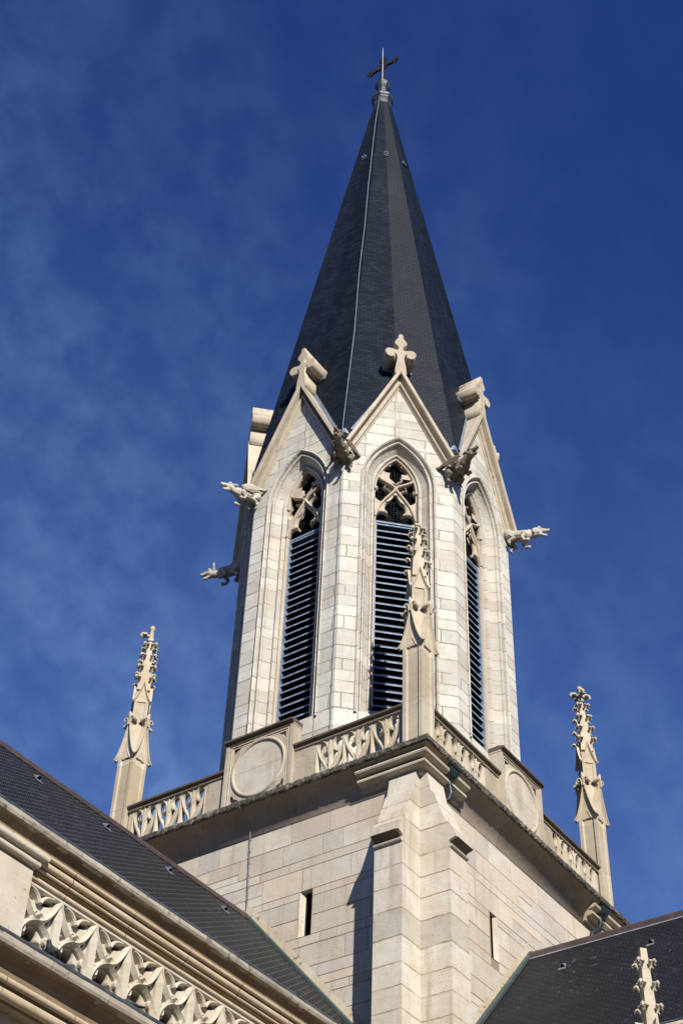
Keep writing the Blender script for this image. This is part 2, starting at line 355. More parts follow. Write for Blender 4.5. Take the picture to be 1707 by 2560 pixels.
class MB:
    def __init__(s): s.v, s.f, s.mi, s.sm, s.blk = [], [], [], [], {}
    def add(s, verts, faces, mi=0, sm=False, blk=None):
        o = len(s.v)
        s.v += [tuple(v) for v in verts]
        for f in faces:
            if blk is not None: s.blk[len(s.f)] = blk
            s.f.append(tuple(i + o for i in f)); s.mi.append(mi); s.sm.append(sm)
        return s
    def box(s, x0, x1, y0, y1, z0, z1, mi=0):
        v = [(x, y, z) for z in (z0, z1) for y in (y0, y1) for x in (x0, x1)]
        return s.add(v, [(0, 2, 3, 1), (4, 5, 7, 6), (0, 1, 5, 4), (1, 3, 7, 5), (3, 2, 6, 7), (2, 0, 4, 6)], mi)
    def prism(s, poly, fa, fb, mi=0, sm=False, caps=True):
        """poly 2D; fa, fb map a 2D point to the two end points in 3D"""
        n = len(poly)
        v = [fa(p) for p in poly] + [fb(p) for p in poly]
        f = [(i, (i + 1) % n, n + (i + 1) % n, n + i) for i in range(n)]
        s.add(v, f, mi, sm)
        if caps: s.add(v, [tuple(range(n - 1, -1, -1)), tuple(range(n, 2 * n))], mi)
        return s
    def loft(s, rings, mi=0, sm=False, closed=True, caps=False):
        n = len(rings[0])
        v = [p for r in rings for p in r]
        f = []
        for k in range(len(rings) - 1):
            for i in range(n if closed else n - 1):
                j = (i + 1) % n
                f.append((k * n + i, k * n + j, (k + 1) * n + j, (k + 1) * n + i))
        s.add(v, f, mi, sm)
        if caps:
            s.add(rings[0], [tuple(range(n - 1, -1, -1))], mi)
            s.add(rings[-1], [tuple(range(n))], mi)
        return s
    def tube(s, path, radii, n=8, mi=0, sm=True, flat=1.0, caps=True):
        P = [Vector(p) for p in path]
        if not hasattr(radii, '__len__'): radii = [radii] * len(P)
        rings = []
        ref = None
        for i, p in enumerate(P):
            t = (P[min(i + 1, len(P) - 1)] - P[max(i - 1, 0)]).normalized()
            if ref is None:
                ref = Vector((0, 0, 1)) if abs(t.z) < 0.9 else Vector((1, 0, 0))
            a = (ref - t * ref.dot(t)).normalized(); bb = t.cross(a); ref = a
            rings.append([p + (a * math.cos(q) * flat + bb * math.sin(q)) * radii[i] for q in [2 * pi * k / n for k in range(n)]])
        return s.loft(rings, mi, sm, True, caps)
    def revolve(s, prof, n=8, phase=0.0, c=(0, 0), mi=0, sm=False, caps=True):
        rings = [[(c[0] + r * math.cos(phase + 2 * pi * k / n), c[1] + r * math.sin(phase + 2 * pi * k / n), z) for k in range(n)] for r, z in prof]
        return s.loft(rings, mi, sm, True, caps)
    def mould(s, path, prof, closed=False, side=1, mi=0, sm=False, jit=0.0, closeprof=False, caps=True):
        """sweep prof [(o,z)] along the plan polyline path, o measured to the right (side=1) of travel, mitred"""
        P = [Vector(p) for p in path]; n = len(P)
        offs = []
        for i in range(n):
            a = P[i] - P[i - 1] if (closed or i > 0) else P[1] - P[0]
            b = P[(i + 1) % n] - P[i] if (closed or i < n - 1) else P[-1] - P[-2]
            na = Vector((a.y, -a.x)).normalized() * side; nb = Vector((b.y, -b.x)).normalized() * side
            d = (na + nb); d = d / max(1e-6, d.dot(na)) if d.length > 1e-6 else na
            offs.append(d)
        rings = []
        for i in range(n):
            r = []
            for o, z in prof:
                j = random.uniform(-jit, jit); k = random.uniform(-jit, jit)
                q = P[i] + offs[i] * (o + j)
                r.append((q.x, q.y, z + k))
            rings.append(r)
        if closed: rings.append(rings[0])
        s.loft(rings, mi, sm, closeprof, False)
        if caps and not closed:
            s.add(rings[0], [tuple(range(len(prof)))], mi); s.add(rings[-1], [tuple(range(len(prof) - 1, -1, -1))], mi)
        return s
    def bar(s, pts, prof, D, mi=0, taper=None, sm=False, caps=True):
        """bar swept along (lat, z) points in an upright plane; prof [(w, d)], d added to D (outwards = +y)"""
        P = [Vector(p) for p in pts]; n = len(P); rings = []
        for i in range(n):
            t = (P[min(i + 1, n - 1)] - P[max(i - 1, 0)]).normalized()
            sd = Vector((-t.y, t.x)); k = taper[i] if taper else 1.0
            rings.append([(P[i].x + sd.x * w * k, D + d * (0.55 + 0.45 * k), P[i].y + sd.y * w * k) for w, d in prof])
        return s.loft(rings, mi, sm, True, caps)
    def merge(s, me, mtx=None, mi=0, sm=None):
        v = [(mtx @ x.co) if mtx else x.co.copy() for x in me.vertices]
        o = len(s.v); s.v += [tuple(x) for x in v]
        for p in me.polygons:
            s.f.append(tuple(i + o for i in p.vertices)); s.mi.append(mi); s.sm.append(p.use_smooth if sm is None else sm)
        return s
    def xf(s, mtx):
        s.v = [tuple(mtx @ Vector(v)) for v in s.v]; return s
    def mesh(s, name, mats, recalc=True):
        me = bpy.data.meshes.new(name)
        me.from_pydata(s.v, [], s.f)
        for i, p in enumerate(me.polygons):
            p.material_index = s.mi[i]; p.use_smooth = s.sm[i]
        if s.blk:
            ca = me.color_attributes.new('block_tone', 'FLOAT_COLOR', 'CORNER')
            for i, p in enumerate(me.polygons):
                c = s.blk.get(i, (0.5, 0.2, 0.5))
                for li in p.loop_indices: ca.data[li].color = (c[0], c[1], c[2], 1)
        if recalc:
            bm = bmesh.new(); bm.from_mesh(me)
            bmesh.ops.recalc_face_normals(bm, faces=bm.faces)
            bm.to_mesh(me); bm.free()
        uvl = me.uv_layers.new(name='uv')
        for p in me.polygons:
            nn = p.normal
            hx = Vector((nn.y, -nn.x, 0.0))
            if hx.length < 0.05: t, b = Vector((1, 0, 0)), Vector((0, 1, 0))
            else:
                t = hx.normalized()
                if (abs(t.x) > abs(t.y) and t.x < 0) or (abs(t.y) >= abs(t.x) and t.y < 0): t = -t
                b = nn.cross(t)
                if b.z < 0: b = -b
            for li in p.loop_indices:
                co = me.vertices[me.loops[li].vertex_index].co
                uvl.data[li].uv = (co.dot(t), co.dot(b))
        for mt in (mats if isinstance(mats, (list, tuple)) else [mats]): me.materials.append(mt)
        return me
    def build(s, name, mats, parent=None, mtx=None, recalc=True):
        return link(name, s.mesh(name, mats, recalc), parent, mtx)

def link(name, me, parent=None, mtx=None):
    o = bpy.data.objects.new(name, me)
    COL.objects.link(o)
    wmx = mtx.copy() if mtx else Matrix.Identity(4)
    WORLD[o.name] = wmx
    if parent is not None:
        o.parent = parent
        o.matrix_parent_inverse = Matrix.Identity(4)
        o.matrix_basis = WORLD[parent.name].inverted() @ wmx
    else:
        o.matrix_basis = wmx
    return o

def thing(name, label, cat, loc=(0, 0, 0), group=None, kind=None, rz=0.0):
    o = link(name, None, None, Matrix.Translation(loc) @ Matrix.Rotation(rz, 4, 'Z'))
    tag(o, label, cat, group, kind)
    return o

def tag(o, label=None, cat=None, group=None, kind=None):
    if label: o['label'] = label
    if cat: o['category'] = cat
    if group: o['group'] = group
    if kind: o['kind'] = kind
    return o

def kids(o): return [c for c in bpy.data.objects if c.parent == o]
def copy_tree(o, parent=None, mtx=None):
    c = o.copy(); COL.objects.link(c)
    if parent is not None: c.parent = parent
    if mtx is not None: c.matrix_basis = mtx
    for ch in kids(o): copy_tree(ch, c)
    return c

def bez(p0, p1, p2, p3, n=8):
    out = []
    for i in range(n + 1):
        t = i / n; u = 1 - t
        out.append(tuple(u**3 * a + 3 * u * u * t * b + 3 * u * t * t * c + t**3 * d for a, b, c, d in zip(p0, p1, p2, p3)))
    return out

def plate(outer, holes, extrude=0.0, bevel=0.0, grow=False):
    """flat plate with holes in the XY plane, depth along Z"""
    cu = bpy.data.curves.new('plate', 'CURVE'); cu.dimensions = '2D'; cu.fill_mode = 'BOTH'
    cu.extrude = extrude; cu.bevel_depth = bevel; cu.bevel_resolution = 0
    if bevel and not grow: cu.offset = -bevel
    for pts in [outer] + holes:
        sp = cu.splines.new('POLY'); sp.points.add(len(pts) - 1); sp.use_cyclic_u = True
        for q, p in zip(sp.points, pts): q.co = (p[0], p[1], 0, 1)
    ob = bpy.data.objects.new('plate', cu); COL.objects.link(ob)
    dg = bpy.context.evaluated_depsgraph_get(); dg.update()
    me = bpy.data.meshes.new_from_object(ob.evaluated_get(dg), depsgraph=dg)
    bpy.data.objects.remove(ob); bpy.data.curves.remove(cu)
    return me

# upright plane: plate (x, y, z) -> (lat=x, outward=D+z, height=y)
def upright(D): return Matrix(((1, 0, 0, 0), (0, 0, 1, D), (0, 1, 0, 0), (0, 0, 0, 1)))

def remesh(mb, voxel, smooth=1):
    """fuse overlapping blobs into one continuous skin"""
    me = mb.mesh('blob', M['gargoyle'])
    ob = bpy.data.objects.new('blob', me); COL.objects.link(ob)
    md = ob.modifiers.new('r', 'REMESH'); md.mode = 'VOXEL'; md.voxel_size = voxel; md.use_smooth_shade = True
    if smooth:
        ms = ob.modifiers.new('s', 'SMOOTH'); ms.factor = 0.5; ms.iterations = smooth
    dg = bpy.context.evaluated_depsgraph_get(); dg.update()
    out = bpy.data.meshes.new_from_object(ob.evaluated_get(dg), depsgraph=dg)
    bpy.data.objects.remove(ob)
    for p in out.polygons: p.use_smooth = True
    return out

def ball(mb, c, r, n=8, sc=(1, 1, 1)):
    rings = []
    for i in range(n + 1):
        a = -pi / 2 + pi * i / n
        rr, z = math.cos(a), math.sin(a)
        rings.append([(c[0] + r * sc[0] * max(rr, 1e-3) * math.cos(2 * pi * k / 12), c[1] + r * sc[1] * max(rr, 1e-3) * math.sin(2 * pi * k / 12), c[2] + r * sc[2] * z) for k in range(12)])
    mb.loft(rings, 0, True, True, True)

def smooth_noise_disp(me, amp, freq):
    for v in me.vertices:
        d = mnoise.noise_vector(v.co * freq)
        v.co += d * amp

def pointed_arch(w, z0, zs, c0, n=10):
    """closed outline: sill left, up, arch, down to sill right"""
    r = w + c0
    aend = math.acos(c0 / r)
    L = [(-w, z0)]
    for i in range(n + 1):
        a = aend * i / n
        L.append((c0 - r * math.cos(a), zs + r * math.sin(a)))
    R = [(-x, z) for x, z in reversed(L[:-1])]
    return L + R

def radial_hole(c, lobes, n=72, lo=0.0):
    """outline of a union of circles seen from c (foils meet in cusps)"""
    out = []
    for i in range(n):
        a = 2 * pi * i / n; d = Vector((math.cos(a), math.sin(a))); best = lo
        for (x, y, r) in lobes:
            e = Vector((x - c[0], y - c[1])); bq = e.dot(d); disc = bq * bq - (e.length_squared - r * r)
            if disc >= 0: best = max(best, bq + math.sqrt(disc))
        out.append((c[0] + d.x * best, c[1] + d.y * best))
    return out

# ------------------------------------------------------------------ measures
A = 3.696            # apothem of the belfry octagon
T22 = math.tan(pi / 8)
WT = 4.357           # half width of the square tower
GZ = -19.35          # ground
SLAB_T = 0.97
def spire_R(z): return 0.36 + (36.5 - z) * 0.162
def spire_A(z): return spire_R(z) * math.cos(pi / 8)
def face_m(k): return Matrix.Rotation(pi + k * pi / 4 - pi / 2, 4, 'Z')   # local +y -> outward of face k

# ------------------------------------------------------------------ ground
g_ = MB().add([(-2500, -2500, GZ), (2500, -2500, GZ), (2500, 2500, GZ), (-2500, 2500, GZ)], [(0, 1, 2, 3)])
tag(g_.build('ground', M['ground']), kind='structure')

# ------------------------------------------------------------------ bell tower
tower = thing('bell_tower', 'tall pale stone church bell tower with octagonal louvred belfry and dark slate spire', 'bell tower', (0, 0, GZ))

# --- square stage: walls of individually cut blocks round the slit windows
def block_wall(axis, sgn, a0, a1, z0, z1, slit, seed):
    """axis 'x': wall plane x = -WT, running along y; axis 'y': plane y = -WT, running along x"""
    rnd = random.Random(seed)
    mb = MB()
    sa0, sa1, sz0, sz1 = slit
    def P(a, z, d): return (-WT - d, a, z) if axis == 'x' else (a, -WT - d, z)
    # mortar bed behind the blocks, with the slit left open
    for (u0, u1, w0, w1) in ((a0, sa0, z0, z1), (sa1, a1, z0, z1), (sa0, sa1, z0, sz0), (sa0, sa1, sz1, z1)):
        mb.add([P(u0, w0, 0), P(u1, w0, 0), P(u1, w1, 0), P(u0, w1, 0)], [(0, 1, 2, 3)], 1)
    z = z1
    i = 0
    hs = [0.52, 0.50, 0.20, 0.55, 0.18, 0.46, 0.42, 0.24, 0.50, 0.44, 0.20, 0.40, 0.38]
    while z > z0:
        h = hs[i % len(hs)] * rnd.uniform(0.92, 1.08); i += 1
        zb = max(z0, z - h)
        segs = [(a0, a1)]
        if zb < sz1 and z > sz0: segs = [(a0, sa0), (sa1, a1)]
        # keep rows from crossing the slit's head or sill
        if zb < sz1 < z and z - sz1 > 0.1: zb = sz1; segs = [(a0, a1)]
        elif zb < sz0 < z and z - sz0 > 0.1: zb = sz0; segs = [(a0, sa0), (sa1, a1)]
        for (s0, s1) in segs:
            a = s0
            while a < s1 - 1e-4:
                w = rnd.uniform(0.5, 1.35) if (z - zb) > 0.3 else rnd.uniform(0.7, 1.7)
                if s1 - (a + w) < 0.35: w = s1 - a
                # some blocks are split in two courses
                parts = [(zb, z)]
                if (z - zb) > 0.4 and rnd.random() < 0.22:
                    q = zb + (z - zb) * rnd.uniform(0.35, 0.65); parts = [(zb, q), (q, z)]
                for (b0, b1) in parts:
                    gp = rnd.uniform(0.004, 0.011); d = rnd.uniform(0.003, 0.008); iv = 0.003
                    e0, e1, f0, f1 = a + gp, a + w - gp, b0 + gp, b1 - gp
                    jj = lambda: rnd.uniform(-0.004, 0.004)
                    o = [(e0 + jj(), f0 + jj()), (e1 + jj(), f0 + jj()), (e1 + jj(), f1 + jj()), (e0 + jj(), f1 + jj())]
                    cx, cz = (e0 + e1) / 2, (f0 + f1) / 2
                    inn = [(x + (iv if x < cx else -iv), zz + (iv if zz < cz else -iv)) for x, zz in o]
                    v = [P(x, zz, -0.002) for x, zz in o] + [P(x, zz, d) for x, zz in inn]
                    mb.add(v, [(4, 5, 6, 7), (0, 1, 5, 4), (1, 2, 6, 5), (2, 3, 7, 6), (3, 0, 4, 7)], 0, False,
                           (rnd.random(), rnd.random(), rnd.random()))
                a += w
        z = zb
    return mb

SL = (-1.68, -1.35, -2.62, -1.56)      # slit in the left wall (y0,y1,z0,z1)
SR = (-1.61, -1.28, -2.62, -1.56)      # slit in the right wall (x0,x1,z0,z1)
ZC = 0.22                              # springing of the cove
wall = MB()
# plain lower walls and the two far sides
wall.add([(-WT, -WT, GZ), (-WT, WT, GZ), (-WT, WT, -7.0), (-WT, -WT, -7.0)], [(0, 1, 2, 3)])
wall.add([(-WT, -WT, GZ), (WT, -WT, GZ), (WT, -WT, -7.0), (-WT, -WT, -7.0)], [(0, 1, 2, 3)])
wall.add([(WT, -WT, GZ), (WT, WT, GZ), (WT, WT, ZC), (WT, -WT, ZC)], [(0, 1, 2, 3)])
wall.add([(-WT, WT, GZ), (WT, WT, GZ), (WT, WT, ZC), (-WT, WT, ZC)], [(0, 1, 2, 3)])
wall.build('tower_wall', M['ashlar'], tower)
block_wall('x', 1, -WT, WT, -7.0, ZC, SL, 11).build('tower_wall', [M['block'], M['mortar']], tower, recalc=False)
block_wall('y', 1, -WT, WT, -7.0, ZC, SR, 23).build('tower_wall', [M['block'], M['mortar']], tower, recalc=False)

# slit windows: splayed reveals with a dark back
def slit(axis, s):
    a0, a1, z0, z1 = s
    P = (lambda a, z, d: (-WT - d, a, z)) if axis == 'x' else (lambda a, z, d: (a, -WT - d, z))
    o = [(a0, z0), (a1, z0), (a1, z1), (a0, z1)]
    sd_, sp_ = (0.10, 0.085) if axis == 'x' else (0.05, 0.12)
    i_ = [(a0 + 0.01, z0 + 0.07), (a1 - sp_, z0 + 0.07), (a1 - sp_, z1 - 0.02), (a0 + 0.01, z1 - 0.02)]
    mb = MB()
    mb.loft([[P(a, z, 0.014) for a, z in o], [P(a, z, -sd_) for a, z in i_]])
    w = mb.build('slit_window', M['pier'], tower)
    dk = MB().loft([[P(a, z, -sd_) for a, z in i_], [P(a, z, -0.7) for a, z in i_]])
    dk.add([P(a, z, -0.7) for a, z in i_], [(0, 1, 2, 3)])
    dk.build('opening', M['dark'], w)
slit('x', SL); slit('y', SR)

# buttresses at the near corner (and their twins on the far left and far right corners)
BP = [(0.0, 0.60), (0.13, 0.54), (0.25, -0.10), (0.33, -0.20), (0.60, -0.95), (0.71, -1.06), (0.83, -1.34), (0.835, -1.385),
      (0.80, -1.405), (0.72, -1.42), (0.67, -1.455), (0.66, -1.50), (0.685, -1.53), (0.735, -1.54), (0.755, -1.565), (0.74, -1.595), (0.69, -1.62), (0.69, -13.0), (0.0, -13.0)]
TB = 0.67
def buttress(fn):
    mb = MB()
    mb.prism(BP, lambda p: fn(p[0], 0.0, p[1]), lambda p: fn(p[0], TB, p[1]))
    b = mb.build('buttress', M['quoin'], tower)
    # crusted and shade-painted hollow under the weathering, running out before the inner arris
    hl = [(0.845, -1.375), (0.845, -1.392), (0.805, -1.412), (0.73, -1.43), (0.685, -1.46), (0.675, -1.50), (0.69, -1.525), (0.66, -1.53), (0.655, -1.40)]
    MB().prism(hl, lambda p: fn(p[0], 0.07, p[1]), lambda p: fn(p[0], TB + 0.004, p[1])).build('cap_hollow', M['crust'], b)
buttress(lambda o, t, z: (-WT - o, -WT + 0.003 + t, z))
buttress(lambda o, t, z: (-WT + 0.003 + t, -WT - o, z))
buttress(lambda o, t, z: (WT - 0.003 - t, -WT - o, z))
buttress(lambda o, t, z: (-WT - o, WT - 0.003 - t, z))

# cove and cornice slab
def ring(h, step=None):
    c = [(-h, -h), (h, -h), (h, h), (-h, h)]
    if not step: return c
    out = []
    for i in range(4):
        a, b = Vector(c[i]), Vector(c[(i + 1) % 4]); n = int((b - a).length / step)
        out += [tuple(a.lerp(b, k / n)) for k in range(n)]
    return out
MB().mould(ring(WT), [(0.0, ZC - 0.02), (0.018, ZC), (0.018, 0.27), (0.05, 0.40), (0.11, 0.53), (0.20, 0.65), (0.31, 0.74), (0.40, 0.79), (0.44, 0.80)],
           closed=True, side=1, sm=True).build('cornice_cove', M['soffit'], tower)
random.seed(3)
sl = MB().mould(ring(WT, 0.05), [(0.40, 0.802), (0.475, 0.80), (0.497, 0.83), (0.50, 0.88), (0.495, 0.93), (0.47, 0.965), (0.38, 0.972)], closed=True, side=1, jit=0.011)
sl.add([(-WT - .4, -WT - .4, 0.968), (WT + .4, -WT - .4, 0.968), (WT + .4, WT + .4, 0.968), (-WT - .4, WT + .4, 0.968)], [(0, 1, 2, 3)])
sl.build('cornice_slab', M['slab'], tower)

# L-shaped corbels that carry the slab above the corner buttresses
CB = [(0.0, 0.30), (0.10, 0.32), (0.13, 0.40), (0.20, 0.425), (0.26, 0.43), (0.295, 0.455), (0.30, 0.495), (0.285, 0.525), (0.22, 0.54), (0.19, 0.565), (0.20, 0.595), (0.33, 0.605), (0.385, 0.63),
      (0.40, 0.67), (0.385, 0.705), (0.33, 0.725), (0.25, 0.735), (0.25, 0.799), (0.0, 0.799)]
def corbel(path): MB().mould(path, CB, closed=False, side=1, closeprof=True).build('corbel', M['mould'], tower)
LC = 1.42
corbel([(-WT + 0.01, -WT + LC), (-WT + 0.01, -WT + 0.01), (-WT + LC, -WT + 0.01)][::1] if False else [(-WT, -WT + LC), (-WT, -WT), (-WT + LC, -WT)])
corbel([(WT - LC, -WT), (WT, -WT), (WT, -WT + LC)])
corbel([(-WT + LC, WT), (-WT, WT), (-WT, WT - LC)])

# --- balustrade with flamboyant tracery, and the roundel panels
BPROF = [(-0.055, -0.10), (-0.055, 0.01), (-0.018, 0.07), (0.018, 0.07), (0.055, 0.01), (0.055, -0.10)]
DB = 4.39
def bal_section(k, sgn):
    fm = face_m(k)
    rail = MB()
    x0, x1 = sorted((sgn * 0.99, sgn * 4.02))
    rail.prism([(DB - 0.17, 2.15), (DB + 0.03, 2.15), (DB + 0.045, 2.17), (DB + 0.03, 2.188), (DB - 0.17, 2.188)],
               lambda p: (x0, p[0], p[1]), lambda p: (x1, p[0], p[1]))
    rail.prism([(DB - 0.17, 2.19), (DB + 0.0, 2.19), (DB + 0.03, 2.205), (DB + 0.10, 2.24), (DB + 0.105, 2.29), (DB + 0.02, 2.325), (DB - 0.2, 2.31)],
               lambda p: (x0, p[0], p[1]), lambda p: (x1, p[0], p[1]), 1)
    par = rail.build('balustrade', [M['mould'], M['crust']], tower, fm)
    blk = MB().box(*sorted((sgn * 0.985, sgn * 1.56)), DB - 0.12, DB, 0.96, 2.152)
    blk.build('panel', M['fillet'], par, fm)
    tr = MB()
    u = 0.752; xs = 1.60
    zb, zt = 0.965, 2.155; H = zt - zb; xe = 3.99
    UP = [(.17, .40), (.15, .56), (.18, .68), (.27, .73), (.44, .70), (.34, .78), (.28, .86), (.36, .93), (.52, .955), (.70, .94), (.80, .88), (.83, .81), (.76, .715), (.62, .62), (.46, .53), (.28, .40)]
    LO = [(.24, .25), (.34, .345), (.52, .45), (.70, .56), (.85, .72), (.865, .52), (.86, .38), (.80, .30), (.62, .315), (.72, .24), (.77, .16), (.70, .085), (.54, .055), (.36, .08), (.25, .155)]
    holes = []
    for j in range(4):
        bb = xs + j * u + u / 2
        for sd in (-1, 1):
            e = bb + sd * u / 2
            for poly in (UP, LO):
                cf = sum(q[0] for q in poly) / len(poly); cv = sum(q[1] for q in poly) / len(poly)
                pts = [(bb + sd * (cf + (f - cf) * 1.22) * u / 2, zb + (cv + (v - cv) * 1.06) * H) for f, v in poly]
                if max(p[0] for p in pts) < xe - 0.03: holes.append([(sgn * x, z) for x, z in pts])
    xa, xb = sorted((sgn * 1.555, sgn * xe))
    tr.merge(plate([(xa, zb - 0.01), (xb, zb - 0.01), (xb, zt), (xa, zt)], holes, 0.05, 0.016, True), upright(DB - 0.085))
    def bar(pts, prof, taper=None): tr.bar([(sgn * x, z) for x, z in pts], prof, DB - 0.03, 0, taper)
    RB = [(-0.022, -0.03), (-0.012, 0.035), (0.012, 0.035), (0.022, -0.03)]
    for j in range(4):
        a = xs + j * u; bb = a + u / 2
        if a < xe - 0.05: bar([(a, zb), (a, zb + .3 * H), (a, zb + .75 * H), (a, zt - 0.03)], RB, [1.6, 1.3, 1.0, 0.4])
        if bb < xe - 0.05: bar([(bb, zb), (bb, zb + .3 * H), (bb, zb + .7 * H), (bb, zt - 0.02)], RB, [1.1, 1.6, 1.6, 0.8])
        for sd in (-1, 1):
            e = bb + sd * u / 2
            if max(e, bb) > xe - 0.04: continue
            bar(bez((bb + sd * 0.03, zb + .18 * H), (bb + sd * 0.07, zb + .46 * H), (e - sd * 0.15, zb + .46 * H), (e - sd * 0.01, zb + .88 * H), 9), RB, [1.1] * 7 + [0.9, 0.7, 0.5])
            bar(bez((bb + sd * 0.03, zb + .66 * H), (bb + sd * 0.05, zb + .84 * H), (bb + sd * 0.10, zt - 0.05), (bb + sd * 0.20, zt - 0.015), 6), RB)
    tr.build('tracery', M['carved'], par, fm)

def roundel_panel(k):
    fm = face_m(k)
    z0, z1, w = 0.965, 3.0, 0.99
    yb, yf = 4.20, 4.50
    mb = MB()
    mb.box(-w + 0.02, w - 0.02, yb, yf - 0.10, z0, 2.879)
    # side posts with a rolled front edge
    for s in (-1, 1):
        a, b = sorted((s * (w - 0.10), s * (w + 0.0)))
        mb.box(a, b, yb - 0.02, yf, z0, 2.885)
        a, b = sorted((s * (w - 0.135), s * (w - 0.102)))
        mb.box(a, b, yf - 0.1, yf - 0.03, z0, 2.86)
    mb.box(-w + 0.10, w - 0.10, yf - 0.1, yf - 0.035, z0, 1.06)
    # projecting weathered cap
    mb.prism([(yb - 0.04, 2.88), (yf + 0.0, 2.88), (yf + 0.02, 2.90), (yf + 0.0, 2.918), (yb - 0.04, 2.918)],
             lambda p: (-w - 0.01, p[0], p[1]), lambda p: (w + 0.01, p[0], p[1]))
    mb.prism([(yb - 0.04, 2.92), (yf - 0.01, 2.92), (yf + 0.02, 2.93), (yf + 0.085, 2.965), (yf + 0.09, 3.01), (yf - 0.04, 3.045), (yb - 0.04, 3.04)],
             lambda p: (-w - 0.01, p[0], p[1]), lambda p: (w + 0.01, p[0], p[1]), 1)
    par = mb.build('roundel_panel', [M['mould'], M['crust']], tower, fm)
    # spandrel plate pierced by the great circle and four corner foils
    cz, R = 2.035, 0.80
    def circ(r, n=56): return [(r * math.cos(2 * pi * i / n), cz + r * math.sin(2 * pi * i / n)) for i in range(n)]
    holes = [circ(R - 0.04)]
    for sx in (-1, 1):
        for sz in (-1, 1):
            cx_, cz_ = sx * 0.70, cz + sz * 0.70
            h = [(sx * 0.79, cz + sz * 0.80), (sx * 0.79, cz + sz * 0.55), (sx * 0.70, cz + sz * 0.575), (sx * 0.665, cz + sz * 0.66), (sx * 0.60, cz + sz * 0.69), (sx * 0.55, cz + sz * 0.72), (sx * 0.46, cz + sz * 0.80)]
            holes.append(h)
    pl = plate([(-w + 0.14, 1.06), (w - 0.14, 1.06), (w - 0.14, 2.86), (-w + 0.14, 2.86)], holes, 0.025, 0.006, True)
    MB().merge(pl, upright(yf - 0.068)).build('spandrel', M['mould'], par, fm)
    # double bead round the square
    bd = MB()
    for o in (0.0, 0.055):
        x_, za_, zb_ = w - 0.15 - o, 1.07 + o, 2.85 - o
        for (xa, xb, z_a, z_b) in ((-x_, x_, za_, za_ + 0.022), (-x_, x_, zb_ - 0.022, zb_), (-x_, -x_ + 0.022, za_ + 0.0221, zb_ - 0.0221), (x_ - 0.022, x_, za_ + 0.0221, zb_ - 0.0221)):
            bd.box(xa, xb, yf - 0.045, yf - 0.015 - o * 0.3, z_a, z_b)
    bd.build('bead', M['mould'], par, fm)
    # ring moulding and flat disc
    rg = MB()
    prof = [(0.015, -0.10), (-0.01, -0.02), (-0.035, 0.0), (-0.075, -0.005), (-0.095, -0.03), (-0.10, -0.10)]
    rings = [[((R + o) * math.cos(2 * pi * i / 64), yf + d, cz + (R + o) * math.sin(2 * pi * i / 64)) for o, d in prof] for i in range(65)]
    rg.loft(rings, 0, True, False)
    rg.build('ring', M['mould'], par, fm)
    r2 = R - 0.09
    dsc = MB()
    for (q0, q1) in ((0.0, pi), (pi, 2 * pi)):      # two stones with a level joint
        dz = 0.004 if q0 == 0 else -0.004
        pts = [(r2 * math.cos(q0 + (q1 - q0) * i / 32), cz + dz + r2 * math.sin(q0 + (q1 - q0) * i / 32)) for i in range(33)]
        dsc.prism(pts, lambda p: (p[0], yf - 0.10, p[1]), lambda p: (p[0], yf - 0.045, p[1]))
    dsc.build('disc', M['pier'], par, fm)
for k in (0, 2):
    for s in (-1, 1): bal_section(k, s)
    roundel_panel(k)

# --- octagonal belfry
bw = MB()
hole = pointed_arch(1.03, 3.6, 11.45, 1.03, 12)
hw = A * T22
wallout = [(-hw, 0.96), (hw, 0.96), (hw, 12.75), (0.0, 15.85), (-hw, 12.75)]
pl = plate(wallout, [hole]); pls = plate(wallout, [])
for k in range(-1, 7):
    bw.merge(pl if k in (-1, 0, 1, 2, 3) else pls, face_m(k) @ upright(A))
bw.build('belfry_wall', M['ashlar'], tower)
# dark core added inside only to keep the chamber dark
MB().revolve([(3.05, 0.98), (3.05, 13.4)], 8, pi / 8, caps=True).build('dark_core', M['dark'], tower)
# plinth course at the foot of the belfry
V8 = [(4.0 * math.cos(pi * (0.125 + k / 4)), 4.0 * math.sin(pi * (0.125 + k / 4))) for k in range(8)]
MB().mould(V8, [(0.0, 0.96), (0.10, 0.97), (0.10, 1.4), (0.0, 1.5)], closed=True, side=1).build('plinth', M['mould'], tower)

